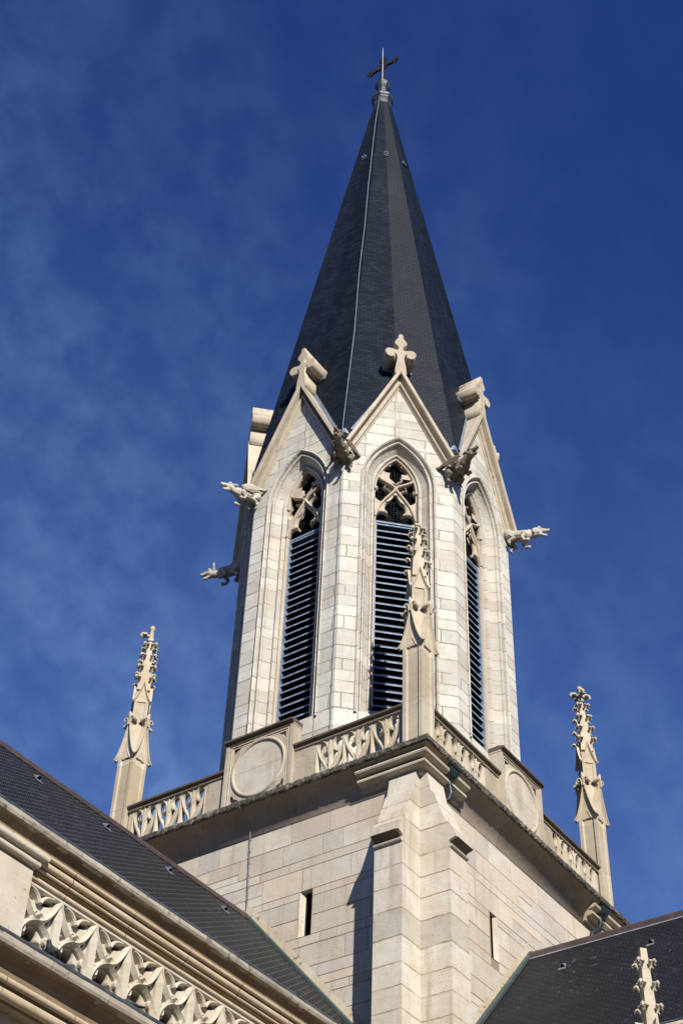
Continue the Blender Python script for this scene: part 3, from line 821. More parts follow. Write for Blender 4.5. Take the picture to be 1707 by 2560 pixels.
JP = [(1.03, 0.0), (1.05, 0.04), (1.02, 0.06), (0.985, 0.03), (0.975, -0.045), (0.955, -0.075), (0.935, -0.07), (0.915, -0.015), (0.885, -0.01), (0.865, -0.04), (0.86, -0.095), (0.82, -0.165),
      (0.765, -0.235), (0.72, -0.295), (0.70, -0.305), (0.69, -0.255), (0.665, -0.235), (0.635, -0.245), (0.618, -0.285), (0.602, -0.345), (0.595, -0.60)]
def belfry_window(k):
    fm = face_m(k)
    rings = [[(x, A + d, z) for x, z in pointed_arch(w, 3.55, 11.45, 1.03, 14)] for w, d in JP]
    jm = MB().loft(rings, 0, False, False)
    # sloping sill
    jm.prism([(A - 0.004, 3.5), (A - 0.004, 3.62), (A - 0.25, 3.80), (A - 0.62, 4.15), (A - 0.62, 3.5)], lambda p: (-1.035, p[0], p[1]), lambda p: (1.035, p[0], p[1]))
    win = jm.build('belfry_window', M['jamb'], tower, fm)
    B = A + 0.11          # tracery and louvres stand in a shallower recess
    # tracery plate
    outer = pointed_arch(0.62, 9.9, 11.45, 1.03, 14)
    top = radial_hole((0, 12.28), [(0, 12.53, 0.185), (0.235, 12.31, 0.185), (-0.235, 12.31, 0.185), (0, 12.03, 0.225), (0, 12.64, 0.10)], 90)
    top = [(x, z + max(0, 0.09 - abs(x)) * (1.1 if z > 12.5 else 0) - max(0, 0.10 - abs(x)) * (0.9 if z < 12.0 else 0)) for x, z in top]
    holes = [top]
    for s in (-1, 1):
        sd = radial_hole((0.38, 11.48), [(0.44, 11.73, 0.14), (0.35, 11.30, 0.235), (0.45, 11.50, 0.05), (0.485, 11.90, 0.05)], 60, 0.04)
        holes.append([(s * x, z) for x, z in sd])
    # pointed trefoil head over the louvres, cut up from the foot of the plate
    half = [(0.55, 9.9), (0.555, 10.35), (0.54, 10.48), (0.49, 10.585), (0.40, 10.63), (0.31, 10.62), (0.235, 10.575), (0.185, 10.50), (0.215, 10.63), (0.275, 10.73), (0.285, 10.84), (0.245, 10.99), (0.16, 11.13), (0.06, 11.27), (0.0, 11.36)]
    head = half + [(-x, z) for x, z in reversed(half[:-1])]
    pl = plate(outer + head, holes, 0.03, 0.045)
    tr = MB().merge(pl, upright(B - 0.555))
    roll = [(-0.038, -0.14), (-0.038, 0.0), (-0.022, 0.05), (0.0, 0.06), (0.022, 0.05), (0.038, 0.0), (0.038, -0.14)]
    for s in (-1, 1):
        S1 = bez((s * 0.555, 12.02), (s * 0.44, 11.78), (s * 0.13, 11.73), (0, 11.57), 10)
        S2 = bez((0, 11.57), (-s * 0.07, 11.32), (-s * 0.44, 11.10), (-s * 0.565, 10.42), 12)
        tr.bar(S1 + S2[1:], roll, B - 0.47, 0, None, True)
        tr.bar([(s * 0.565, 4.1), (s * 0.565, 10.4)], [(w * 0.8, d) for w, d in roll], B - 0.50)
    # roll round the arch head
    for s in (-1, 1):
        pts = [(s * x, z) for x, z in pointed_arch(0.585, 10.4, 11.45, 1.03, 12)[1:14]]
        tr.bar(pts, [(w * 0.9, d) for w, d in roll], B - 0.47, 0, None, True)
    tr.build('tracery', M['tracery'], win, fm)
    # louvre slats
    lv = MB()
    n = 27; lrnd = random.Random(k)
    for i in range(n):
        z = 4.16 + i * (10.22 - 4.16) / (n - 1)
        z += lrnd.uniform(-0.008, 0.008); q0, q1 = lrnd.uniform(-0.006, 0.006), lrnd.uniform(-0.006, 0.006)
        lv.prism([(B - 0.56, -0.012), (B - 0.565, 0.036), (B - 0.575, 0.046), (B - 0.58, 0.0)], lambda p: (-0.50, p[0], z + q0 + p[1]), lambda p: (0.50, p[0], z + q1 + p[1]))
        lv.prism([(B - 0.581, 0.004), (B - 0.576, 0.045), (B - 0.80, 0.295), (B - 0.80, 0.255)], lambda p: (-0.50, p[0], z + q0 + p[1]), lambda p: (0.50, p[0], z + q1 + p[1]), 1)  # slat body near black: the shade of the gaps is in its colour
    for s in (-1, 1):
        a, b = sorted((s * 0.495, s * 0.535)); lv.box(a, b, B - 0.82, B - 0.545, 4.10, 10.34)
    lv.box(-0.5, 0.5, B - 0.82, B - 0.56, 10.30, 10.36)
    lv.build('louvre', [M['louvre'], M['board']], win, fm)
    # bird netting behind the tracery
    nt = MB()
    for i in range(13):
        x = -0.54 + i * 0.09; nt.box(x - 0.003, x + 0.003, B - 0.68, B - 0.672, 10.36, 12.9)
    for i in range(28):
        z = 10.40 + i * 0.09; nt.box(-0.56, 0.56, B - 0.672, B - 0.664, z - 0.003, z + 0.003)
    nt.build('bird_netting', M['board'], win, fm)
for k in (-1, 0, 1, 2): belfry_window(k)

# --- gables with fleur-de-lis finials
ZA = 16.0; TA = 2.2; CA = 1 / math.hypot(1, TA)
CP = [(0.0, 3.97), (-0.085, 3.97), (-0.105, 3.94), (-0.11, 3.82), (-0.135, 3.745), (-0.165, 3.73), (-0.185, 3.76), (-0.19, 3.81), (-0.215, 3.835), (-0.245, 3.83), (-0.265, 3.79), (-0.27, 3.745), (-0.30, 3.73), (-0.31, 3.69),
      (-0.31, 3.2), (0.0, 3.2)]
def gable(k, detail=True):
    fm = face_m(k)
    mb = MB()
    def pt(p, s, end):
        o, D = p
        zc = ZA + o / CA
        if end == 0: return (0.0, D, zc)
        L = D * T22
        return (s * L, D, zc - TA * L)
    for s in (-1, 1):
        mb.prism(CP, lambda p: pt(p, s, 0), lambda p: pt(p, s, 1))
    gb = mb.build('gable', M['mould'], tower, fm)
    # lead flashing lying on the slates along the coping
    fl = MB()
    for s in (-1, 1):
        top, bot = [], []
        for i in range(9):
            z = 13.15 + (15.9 - 13.15) * i / 8
            for lst, off in ((bot, -0.03), (top, 0.11)):
                lat = (ZA + off / CA - z) / TA
                lst.append((s * lat, spire_A(z) + 0.025, z))
        fl.loft([bot, top], 0, False, False)
    fl.box(-0.44, 0.44, 3.28, 3.39, 16.40, 16.45)
    for s in (-1, 1):
        a, b = sorted((s * 0.40, s * 0.45)); fl.box(a, b, 3.24, 3.37, 16.45, 16.80)
    fl.build('flashing', M['lead'], gb, fm)
    # finial: fleur-de-lis profile running back to the spire
    def arcp(cx, cz, r, a0, a1, n=8): return [(cx + r * math.cos(rad(a0 + (a1 - a0) * i / n)), cz + r * math.sin(rad(a0 + (a1 - a0) * i / n))) for i in range(n + 1)]
    half = [(0.17, 15.75), (0.14, 16.08), (0.105, 16.30), (0.09, 16.46), (0.12, 16.58), (0.17, 16.645), (0.20, 16.62), (0.19, 16.55)] + arcp(0.305, 16.575, 0.115, 190, 340, 6) + arcp(0.31, 16.67, 0.15, 340, 470, 8) + \
           [(0.19, 16.785), (0.10, 16.77), (0.06, 16.82), (0.055, 16.90), (0.09, 16.98), (0.155, 17.04), (0.18, 17.12), (0.14, 17.22), (0.085, 17.30), (0.055, 17.36), (0.065, 17.42), (0.045, 17.49), (0.0, 17.52)]
    out = [(-x, z) for x, z in half[:-1]] + list(reversed(half))
    fin = plate(out[::-1], [], 0.40, 0.015, True)
    f = MB().merge(fin, upright(3.53))
    f.build('finial', M['mould'], gb, fm)
for k in (-1, 0, 1, 2, 3): gable(k)

# --- slate spire
sp = MB()
zs = [12.75 + i * 0.25 for i in range(14)] + [16.25 + (36.55 - 16.25) * i / 20 for i in range(21)]
for k in range(8):
    fm = face_m(k)
    for sd in (-1, 1):
        inner, outer_ = [], []
        for z in zs:
            Dz = spire_A(z); ho = Dz * T22; hi = min(max(0.0, (ZA - 0.10 - z) / TA), ho)
            inner.append(fm @ Vector((sd * hi, Dz, z))); outer_.append(fm @ Vector((sd * ho, Dz, z)))
        sp.loft([inner, outer_], 0, False, False)
spire = sp.build('spire', M['slate'], tower, recalc=False)
# lead valleys at the foot of the spire, above each gargoyle
for k in range(2, 7):
    a = pi * (0.125 + k / 4)
    R_ = spire_R(12.95) + 0.03
    tip = Vector((R_ * math.cos(a), R_ * math.sin(a), 12.72))
    vl = MB()
    fwd_ = Vector((math.cos(a), math.sin(a), 0)); sd_ = Vector((-math.sin(a), math.cos(a), 0))
    rows = []
    for i in range(6):
        f = i / 5; z = 12.70 + 0.42 * f
        base_ = fwd_ * (spire_R(z) + 0.03 - 0.10 * (1 - f)); wd = 0.05 + 0.11 * math.sin(pi * (0.25 + 0.75 * f))
        rows.append([base_ + sd_ * (wd * q) - fwd_ * (0.30 * wd * abs(q)) + Vector((0, 0, z)) for q in (-1, -0.5, 0, 0.5, 1)])
    vl.loft(rows, 0, True, False)
    vl.build('valley_lead', M['lead'], tower)
# small hooded vents in the slates
def spire_vent(k, lat, z):
    fm = face_m(k)
    D = spire_A(z)
    mb = MB()
    n = 8
    outl = [(-0.075, 0), (-0.08, 0.10), (-0.055, 0.17), (0, 0.20), (0.055, 0.17), (0.08, 0.10), (0.075, 0)]
    inn = [(x * 0.72, 0.02 + y * 0.78) for x, y in outl]
    front = D + 0.06
    mb.loft([[(lat + x, D - 0.02 - y * 0.15, z + y) for x, y in outl], [(lat + x, front - y * 0.15, z + y) for x, y in outl], [(lat + x, front - y * 0.15, z + y) for x, y in inn],
             [(lat + x, D - 0.02 - y * 0.15, z + y) for x, y in inn]], 0, False, True)
    mb.add([(lat - 0.09, D + 0.012, z - 0.02), (lat + 0.09, D + 0.012, z - 0.02), (lat + 0.10, D + 0.06, z - 0.14), (lat - 0.10, D + 0.06, z - 0.14)], [(0, 1, 2, 3)])
    o = mb.build('roof_vent', M['zinc'], spire, fm)
    MB().add([(lat + x, D + 0.01 - y * 0.15, z + y) for x, y in inn], [tuple(range(len(inn)))]).build('opening', M['dark'], o, fm)
spire_vent(0, 0.03, 31.5); spire_vent(1, 0.02, 31.45); spire_vent(2, 0.07, 31.4)
# lead lantern under the cross
ln = MB()
ln.revolve([(0.37, 36.35), (0.38, 36.62), (0.33, 36.66), (0.36, 36.72), (0.41, 36.80), (0.42, 36.86), (0.46, 36.92), (0.475, 37.02), (0.44, 37.10), (0.28, 37.24), (0.22, 37.30),
            (0.20, 37.36), (0.195, 37.82), (0.22, 37.86), (0.27, 37.95), (0.29, 37.99), (0.32, 38.06), (0.325, 38.16), (0.28, 38.24), (0.17, 38.42), (0.12, 38.60), (0.05, 38.62)], 8, pi / 8)
ln.build('lantern', M['lantern_lead'], tower)

# --- wrought iron cross and lightning rod
cr = thing('roof_cross', 'black wrought iron cross with trefoil ends on the very tip of the spire', 'cross', (0, 0, 38.55))
b_ = MB()
b_.box(-0.045, 0.045, -0.075, 0.075, 38.55, 40.2)
b_.box(-0.12, 0.12, -0.12, 0.12, 38.6, 38.66)
b_.box(-0.044, 0.044, -0.60, 0.60, 39.575, 39.735)
for (y, z, dy, dz) in ((0.60, 39.655, 1, 0), (-0.60, 39.655, -1, 0), (0, 40.2, 0, 1)):
    for (py, pz) in ((y + dy * 0.10, z + dz * 0.10), (y + dz * 0.10, z + dy * 0.10), (y - dz * 0.10, z - dy * 0.10)):
        b_.prism([(py + 0.10 * math.cos(2 * pi * i / 10), pz + 0.10 * math.sin(2 * pi * i / 10)) for i in range(10)], lambda p: (-0.03, p[0], p[1]), lambda p: (0.03, p[0], p[1]))
    b_.box(-0.04, 0.04, y - dy * 0.18 - 0.08 * (0.4 + abs(dz)), y - dy * 0.18 + 0.08 * (0.4 + abs(dz)), z - dz * 0.18 - 0.08 * (0.4 + abs(dy)), z - dz * 0.18 + 0.08 * (0.4 + abs(dy)))
b_.build('cross_arms', M['iron'], cr)
rg = MB()
rings = []
for i in range(25):
    a = 2 * pi * i / 24
    rings.append([(d, (0.20 + o) * math.cos(a), 39.655 + (0.20 + o) * math.sin(a)) for o, d in ((-0.03, -0.03), (0.03, -0.03), (0.03, 0.03), (-0.03, 0.03))])
rg.loft(rings)
for q in range(4):
    a = pi / 4 + q * pi / 2
    rg.tube([(0, 0.05 * math.cos(a), 39.655 + 0.05 * math.sin(a)), (0, 0.26 * math.cos(a), 39.655 + 0.26 * math.sin(a))], [0.04, 0.02], 6)
rg.build('ring', M['iron'], cr)
rod = MB().tube([(-0.14, -0.07, 38.3), (-0.13, -0.06, 39.4), (-0.12, -0.05, 40.6), (-0.12, -0.05, 40.98)], [0.026, 0.026, 0.02, 0.012], 8)
tag(rod.build('lightning_rod', M['rod']), 'thin pale metal lightning rod rising past the iron cross on the spire', 'lightning rod')

# conductor: one line from the lantern down the slates, then down the belfry edge
cd_pts = [(-0.17, -0.17, 38.3), (-0.24, -0.15, 38.0), (-0.20, -0.10, 37.4), (-0.36, -0.12, 37.05), (-0.36, -0.09, 36.57), (-0.43, -0.10, 35.95), (-0.62, -0.14, 34.7), (-0.71, -0.17, 34.12), (-0.89, -0.24, 32.89),
          (-1.10, -0.33, 31.52), (-1.27, -0.41, 30.35), (-1.50, -0.5, 28.86), (-2.0, -0.75, 25.48), (-2.47, -0.93, 22.38), (-2.73, -1.07, 20.61), (-3.06, -1.25, 18.43), (-3.50, -1.41, 15.49), (-3.82, -1.53, 13.47), (-3.95, -1.62, 12.8)]
cc = MB().tube(cd_pts, 0.0155, 6)
a = pi * 1.125
e2 = Vector((4.0 * math.cos(a), 4.0 * math.sin(a), 0)); off = Vector((-0.02, 0.075, 0))
cc.tube([tuple(e2 + off + Vector((0, 0.012 * math.sin(z * 5), z))) for z in [11.7 - 0.6 * i for i in range(18)]], 0.011, 6)
for i in range(9):
    z = 11.5 - i * 1.2; p = e2 + off
    cc.box(p.x - 0.016, p.x + 0.02, p.y - 0.018, p.y + 0.018, z, z + 0.03)
tag(cc.build('conductor_cable', M['cable']), 'pale lightning conductor strip running down the spire slates and the belfry corner', 'cable')

# cable on the left wall of the square stage
wc = MB().tube([(-4.87, 0.15, 0.93), (-4.84, 0.15, 0.79), (-4.55, 0.15, 0.74), (-4.42, 0.14, 0.55), (-4.39, 0.13, 0.3), (-4.385, 0.12, -0.07), (-4.385, 0.09, -0.8), (-4.385, 0.05, -1.72)], 0.017, 6)
for i in range(7):
    z = 0.15 - i * 0.3; y = 0.12 - i * 0.01
    wc.box(-4.40, -4.36, y - 0.02, y + 0.02, z, z + 0.02)
tag(wc.build('wall_cable', M['wire']), 'grey clipped cable running down the left tower wall from under the ledge', 'cable')

# ------------------------------------------------------------------ pinnacles
def crocket(mb, corner, out, sc=1.0, rnd=random):
    """leaf hook: rises out of the corner, rolls over and hangs its lobes"""
    o = Vector((out[0], out[1], 0)).normalized(); c = Vector(corner); t = Vector((-o.y, o.x, 0))
    def P(a, b, s=0): return c + o * a * sc + Vector((0, 0, b * sc)) + t * s * sc
    j = lambda: rnd.uniform(-0.012, 0.012)
    mb.tube([P(-0.05, -0.15), P(0.01, -0.08), P(0.045, 0.01), P(0.085 + j(), 0.075 + j()), P(0.14 + j(), 0.085), P(0.165 + j(), 0.04 + j()), P(0.15, 0.0)], [0.028 * sc, 0.030 * sc, 0.034 * sc, 0.050 * sc, 0.050 * sc, 0.034 * sc, 0.010 * sc], 6, 0, False, 0.85)
    for s in (-1, 1):
        mb.tube([P(0.02, -0.06), P(0.05, 0.02, s * 0.05), P(0.085 + j(), 0.06 + j(), s * 0.085), P(0.12, 0.015, s * 0.125)], [0.022 * sc, 0.038 * sc, 0.040 * sc, 0.014 * sc], 5, 0, False, 0.8)

def spirelet(mb, z0, z1, h0, h1, zc, sc, rot, seed, skip=()):
    rnd = random.Random(seed)
    mb.revolve([(h0 * 1.414, z0), (h0 * 1.414 * 0.8 + h1 * 0.28, z0 + (z1 - z0) * 0.25), (h1 * 1.414, z1)], 4, rot + pi / 4)
    for i, z in enumerate(zc):
        f = (z - z0) / (z1 - z0); h = h0 + (h1 - h0) * f
        for q in range(4):
            if (i, q) in skip: continue
            a = rot + pi / 4 + q * pi / 2
            crocket(mb, (h * 1.414 * math.cos(a) * 0.92, h * 1.414 * math.sin(a) * 0.92, z), (math.cos(a), math.sin(a)), sc, rnd)

def ogee_block(e, hs, ze, za, thick, ex=1.5):
    """four ogee gables meeting over a square shaft: their valleys run down to the corners"""
    def g(t): return ze + (za - ze) * (1 - min(1, abs(t) / e)) ** ex
    n = 20; mb = MB()
    top = [[(-e + 2 * e * i / n, -e + 2 * e * j / n, 0) for i in range(n + 1)] for j in range(n + 1)]
    v = []
    for row in top:
        for (x, y, _) in row: v.append((x, y, g(min(abs(x), abs(y)) if True else 0)))
    N = n + 1
    f = [(j * N + i, j * N + i + 1, (j + 1) * N + i + 1, (j + 1) * N + i) for j in range(n) for i in range(n)]
    mb.add(v, f)
    # coping bands on the four fronts and the wall below them
    prof_o = [(0.0, 0.0), (-0.035, 0.0), (-0.045, -0.02), (-0.05, -(e - hs) + 0.03), (-0.07, -(e - hs) + 0.025), (-0.08, -(e - hs))]
    for q in range(4):
        R = Matrix.Rotation(q * pi / 2, 4, 'Z')
        rings = []
        for i in range(2 * n + 1):
            t = -e + e * i / n
            rings.append([tuple(R @ Vector((t, e + d, g(t) + o * (1.0 + 0.9 * max(0, 1 - abs(t) / e))))) for o, d in prof_o])
        mb.loft(rings, 0, False, False)
        wl_ = [(-hs, ze - 0.03)] + [(-hs + 2 * hs * i / 16, g(-hs + 2 * hs * i / 16) - 0.06) for i in range(17)] + [(hs, ze - 0.03)]
        mb.prism(wl_, lambda p: tuple(R @ Vector((p[0], hs, p[1]))), lambda p: tuple(R @ Vector((p[0], hs * 0.6, p[1]))))
    return mb

def curls(mb, e, za, r, q_list=range(4)):
    for q in q_list:
        R = Matrix.Rotation(q * pi / 2, 4, 'Z')
        for s in (-1, 1):
            # hollow scroll: a stone ribbon that rises beside the horn, rolls over and tucks in
            c0 = (s * r * 1.75, za - 0.02)
            mid = [(s * 0.02, za - 0.20), (s * r * 0.55, za - 0.08)] + [(c0[0] - s * r * k * math.cos(a), c0[1] + r * k * math.sin(a)) for a, k in [(q_ * pi / 6, 1.0 - 0.035 * q_) for q_ in range(0, 10)]]
            rings = []
            for i, (x, z) in enumerate(mid):
                x0, z0 = mid[max(i - 1, 0)]; x1, z1 = mid[min(i + 1, len(mid) - 1)]
                L = math.hypot(x1 - x0, z1 - z0) or 1; nx, nz = -(z1 - z0) / L * 0.016, (x1 - x0) / L * 0.016
                rings.append([tuple(R @ Vector(v)) for v in ((x + nx, e + 0.045, z + nz), (x + nx, e - 0.12, z + nz), (x - nx, e - 0.12, z - nz), (x - nx, e + 0.045, z - nz))])
            mb.loft(rings, 0, False, True, True)
        mb.tube([tuple(R @ Vector((0, e - 0.06, za - 0.25))), tuple(R @ Vector((0, e - 0.03, za - 0.02))), tuple(R @ Vector((0, e + 0.0, za + 0.12))), tuple(R @ Vector((0, e + 0.03, za + 0.21)))], [0.04, 0.065, 0.058, 0.015], 7)

def groove_square(h, w, d):
    """square plan with a sunk panel on each side"""
    pts = []
    for q in range(4):
        R = Matrix.Rotation(q * pi / 2, 2)
        for x, y in ((h, -h), (h, -w), (h - d, -w + d), (h - d, w - d), (h, w)):
            p = R @ Vector((x, y)); pts.append((p.x, p.y))
    return pts

def pinnacle_meshes():
    sh = MB()
    h = 0.255
    G1 = groove_square(h, 0.165, 0.035)
    sh.box(-h, h, -h, h, 0, 0.2)
    sh.prism(G1, lambda p: (p[0], p[1], 0.2), lambda p: (p[0], p[1], 2.82))
    sh.box(-h, h, -h, h, 2.82, 2.9)
    # little gablet and eyelets carved at the head of each sunk panel
    for q in range(4):
        R = Matrix.Rotation(q * pi / 2, 4, 'Z')
        sh.bar([(-0.10, 2.76), (0.0, 2.99), (0.10, 2.76)], [(-0.016, 0.0), (-0.016, 0.014), (0.016, 0.014), (0.016, 0.0)], 0) if False else None
        for s in (-1, 1):
            sh.prism([(s * 0.01, 3.02), (s * 0.10, 2.80), (s * 0.12, 2.80), (s * 0.01, 3.07)], lambda p: tuple(R @ Vector((p[0], h - 0.01, p[1]))), lambda p: tuple(R @ Vector((p[0], h + 0.018, p[1]))))
            sh.prism([(s * (0.10 + 0.05 * math.cos(a)), 2.60 + 0.05 * math.sin(a)) for a in [pi * i / 6 for i in range(7)]], lambda p: tuple(R @ Vector((p[0], h - 0.033, p[1] + 0.19))), lambda p: tuple(R @ Vector((p[0], h - 0.006, p[1] + 0.19))))
    lower = sh.mesh('shaft', M['pinnacle'])
    gb = ogee_block(0.345, 0.2575, 2.84, 3.95, 0.07, 1.75)
    curls(gb, 0.325, 3.98, 0.060)
    gab = gb.mesh('gablet', M['carved'])
    us = MB()
    G2 = groove_square(0.185, 0.115, 0.022)
    Rz = Matrix.Rotation(pi / 4, 4, 'Z')
    us.prism(G2, lambda p: (p[0], p[1], 2.95), lambda p: (p[0], p[1], 4.62))
    us.box(-0.185, 0.185, -0.185, 0.185, 4.62, 4.9)
    us.xf(Rz)
    upper = us.mesh('stem', M['pinnacle'])
    g2 = ogee_block(0.25, 0.19, 4.60, 5.26, 0.05, 1.7).xf(Rz)
    gab2 = g2.mesh('crown_gablet', M['carved'])
    return lower, gab, upper, gab2
PM = pinnacle_meshes()

def finial_mesh(arms, bud=True, seed=1):
    rnd = random.Random(seed)
    mb = MB()
    mb.revolve([(0.055, 6.6), (0.055, 6.70), (0.10, 6.70), (0.115, 6.73), (0.10, 6.765), (0.06, 6.77)], 4, pi / 2)
    if bud:
        mb.revolve([(0.07, 6.76), (0.06, 6.95), (0.055, 7.08), (0.085, 7.12), (0.085, 7.17), (0.05, 7.23), (0.01, 7.26)], 8, 0, sm=True)
    for a in arms:
        o = Vector((math.cos(a), math.sin(a), 0)); t = Vector((-o.y, o.x, 0))
        P = lambda x, z, s=0: tuple(o * x + t * s + Vector((0, 0, z)))
        mb.tube([P(0, 6.86), P(0.10, 6.90), P(0.17, 6.96), P(0.25, 6.95), P(0.29, 6.88), P(0.26, 6.84)], [0.05, 0.05, 0.055, 0.05, 0.04, 0.02], 6)
        for s in (-1, 1):
            mb.tube([P(0.10, 6.90), P(0.17, 6.93, s * 0.07), P(0.22, 6.88, s * 0.09)], [0.035, 0.04, 0.02], 5)
    return mb.mesh('finial', M['carved'])

pc = 4.262
Q = pi / 4
PIN = [
    ((-pc, -pc), 'pale stone pinnacle on the near balustrade corner, in front of the middle louvred window', [], False, 1, ((0, 1),)),
    ((-pc, pc), 'stone pinnacle above the nave roof on the left balustrade corner, one finial arm left', [Q + pi / 2], True, 2, ()),
    ((pc, -pc), 'stone pinnacle on the right balustrade corner with a full cross shaped leafy finial', [Q, Q + pi / 2, Q + pi, Q + 3 * pi / 2], True, 3, ()),
]
for (px, py), lab, arms, bud, seed, skip in PIN:
    t = thing('pinnacle', lab, 'pinnacle', (px, py, SLAB_T), 'pinnacles on the balustrade corners')
    mx = Matrix.Translation((px, py, SLAB_T))
    for nm, me in zip(('shaft', 'gablet', 'stem', 'crown_gablet'), PM): link(nm, me, t, mx)
    sm = MB()
    spirelet(sm, 4.98, 6.68, 0.175, 0.045, [5.28, 5.66, 6.06, 6.46], 1.0, Q, seed, skip)
    sp_ = link('spirelet', sm.mesh('spirelet', M['carved']), t, mx)
    link('finial', finial_mesh(arms, bud, seed), sp_, mx)

# ------------------------------------------------------------------ gargoyles
def gargoyle_body(style, seed):
    """beast along +x from the wall (x=0) to the snout (x~1.25); z up, y sideways"""
    rnd = random.Random(seed)
    mb = MB()
    lift = {'dragon': 0.0, 'hound': 0.0, 'hog': -0.04}[style]
    spine = [(-0.25, 0, 0.02), (0.0, 0, 0.02), (0.22, 0, 0.02), (0.45, 0, 0.0), (0.62, 0, -0.02), (0.74, 0, 0.0 + lift), (0.86, 0, 0.02 + lift)]
    r = [0.19, 0.20, 0.165, 0.175, 0.165, 0.115, 0.10]
    mb.tube(spine, r, 10)
    hx, hz = 0.90, 0.05 + lift
    ball(mb, (hx, 0, hz), 0.125, 8, (1.05, 0.9, 1.0))
    # jaws agape
    mb.tube([(hx, 0, hz + 0.03), (hx + 0.16, 0, hz + 0.05), (hx + 0.30, 0, hz + 0.02), (hx + 0.33, 0, hz + 0.03)], [0.09, 0.065, 0.05, 0.045], 8)
    mb.tube([(hx, 0, hz - 0.06), (hx + 0.14, 0, hz - 0.12), (hx + 0.26, 0, hz - 0.15)], [0.075, 0.05, 0.035], 8)
    for s in (-1, 1):
        ball(mb, (hx + 0.05, s * 0.065, hz + 0.10), 0.042, 6)
        if style == 'dragon':
            mb.tube([(hx - 0.04, s * 0.08, hz + 0.08), (hx - 0.13, s * 0.12, hz + 0.10), (hx - 0.2, s * 0.13, hz + 0.08)], [0.045, 0.04, 0.015], 6)
        elif style == 'hound':
            mb.tube([(hx - 0.05, s * 0.08, hz + 0.08), (hx - 0.11, s * 0.14, hz + 0.0), (hx - 0.10, s * 0.14, hz - 0.11)], [0.04, 0.055, 0.025], 6)
        else:
            mb.tube([(hx - 0.08, s * 0.07, hz + 0.06), (hx - 0.10, s * 0.15, hz + 0.20), (hx - 0.13, s * 0.17, hz + 0.27)], [0.05, 0.045, 0.015], 6)
        # fore legs: shoulder, elbow back, paw forward
        ball(mb, (0.52, s * 0.13, -0.03), 0.10, 6)
        mb.tube([(0.52, s * 0.14, -0.06), (0.44, s * 0.17, -0.20), (0.50, s * 0.17, -0.30), (0.60, s * 0.165, -0.31)], [0.075, 0.055, 0.05, 0.05], 7)
        ball(mb, (0.61, s * 0.165, -0.31), 0.058, 6)
        # hind legs: big thigh against the belly, hock, clawed foot on the wall
        ball(mb, (0.08, s * 0.17, -0.02), 0.15, 7, (1.0, 0.75, 1.1))
        mb.tube([(0.10, s * 0.19, -0.08), (0.22, s * 0.20, -0.22), (0.05, s * 0.20, -0.32), (0.10, s * 0.20, -0.38)], [0.10, 0.065, 0.05, 0.045], 7)
        for q in (-1, 0, 1):
            mb.tube([(0.07, s * 0.20, -0.35), (0.11, s * 0.20 + q * 0.05, -0.42)], [0.03, 0.02], 5)
    # mane or crest
    if style != 'hog':
        for i in range(6):
            x = 0.30 + i * 0.09; ball(mb, (x, rnd.uniform(-0.03, 0.03), 0.15 + rnd.uniform(-0.01, 0.02)), 0.05, 5)
    else:
        for i in range(5):
            ball(mb, (0.05 + i * 0.06, rnd.uniform(-0.05, 0.05), 0.19), 0.05, 5)
    # ribs, brow ridges, nostrils, teeth
    for s in (-1, 1):
        for i in range(5):
            x = 0.26 + i * 0.065
            mb.tube([(x, s * 0.05, 0.15), (x + 0.01, s * 0.16, 0.05), (x + 0.02, s * 0.15, -0.08)], [0.012, 0.022, 0.012], 5)
        mb.tube([(hx - 0.05, s * 0.06, hz + 0.10), (hx + 0.05, s * 0.09, hz + 0.14), (hx + 0.12, s * 0.06, hz + 0.10)], [0.02, 0.028, 0.015], 5)
        ball(mb, (hx + 0.32, s * 0.03, hz + 0.055), 0.022, 5)
        for i in range(4):
            x = hx + 0.14 + i * 0.05
            mb.tube([(x, s * 0.04, hz), (x + 0.005, s * 0.045, hz - 0.045)], [0.014, 0.006], 4)
    me = remesh(mb, 0.0155, 0)
    smooth_noise_disp(me, 0.010, 13.0)
    return me

def wing_mesh(s):
    """ribbed wing folded back against the wall"""
    mb = MB()
    n = 7
    top, bot = [], []
    for i in range(n + 1):
        f = i / n
        x = 0.60 - 0.72 * f
        top.append((x, s * (0.16 + 0.16 * f), 0.16 + 0.17 * math.sin(pi * min(1, f * 1.25)) * (1 - 0.4 * f)))
        bot.append((x - 0.03, s * (0.19 + 0.22 * f), 0.05 + 0.02 * f - 0.05 * abs(math.sin(f * 3 * pi)) + 0.10 * f))
    for (A_, B_) in ((top, bot),):
        th = 0.022
        f1 = [(p[0], p[1] + s * th, p[2] + th) for p in A_]; f2 = [(p[0], p[1] + s * th, p[2]) for p in B_]
        mid1 = [((a[0] + b[0]) / 2, (a[1] + b[1]) / 2 + s * 0.05, (a[2] + b[2]) / 2 + 0.02) for a, b in zip(f1, f2)]
        mb.loft([A_, f1, mid1, f2, B_], 0, False, False)
        mb.loft([A_, B_], 0, False, False)
    for i in range(n + 1):
        mb.tube([top[i], ((top[i][0] + bot[i][0]) / 2, (top[i][1] + bot[i][1]) / 2 + s * 0.055, (top[i][2] + bot[i][2]) / 2 + 0.03), bot[i]], [0.022, 0.02, 0.012], 5)
    mb.tube(top, 0.035, 6)
    return mb.mesh('wing', M['gargoyle'])

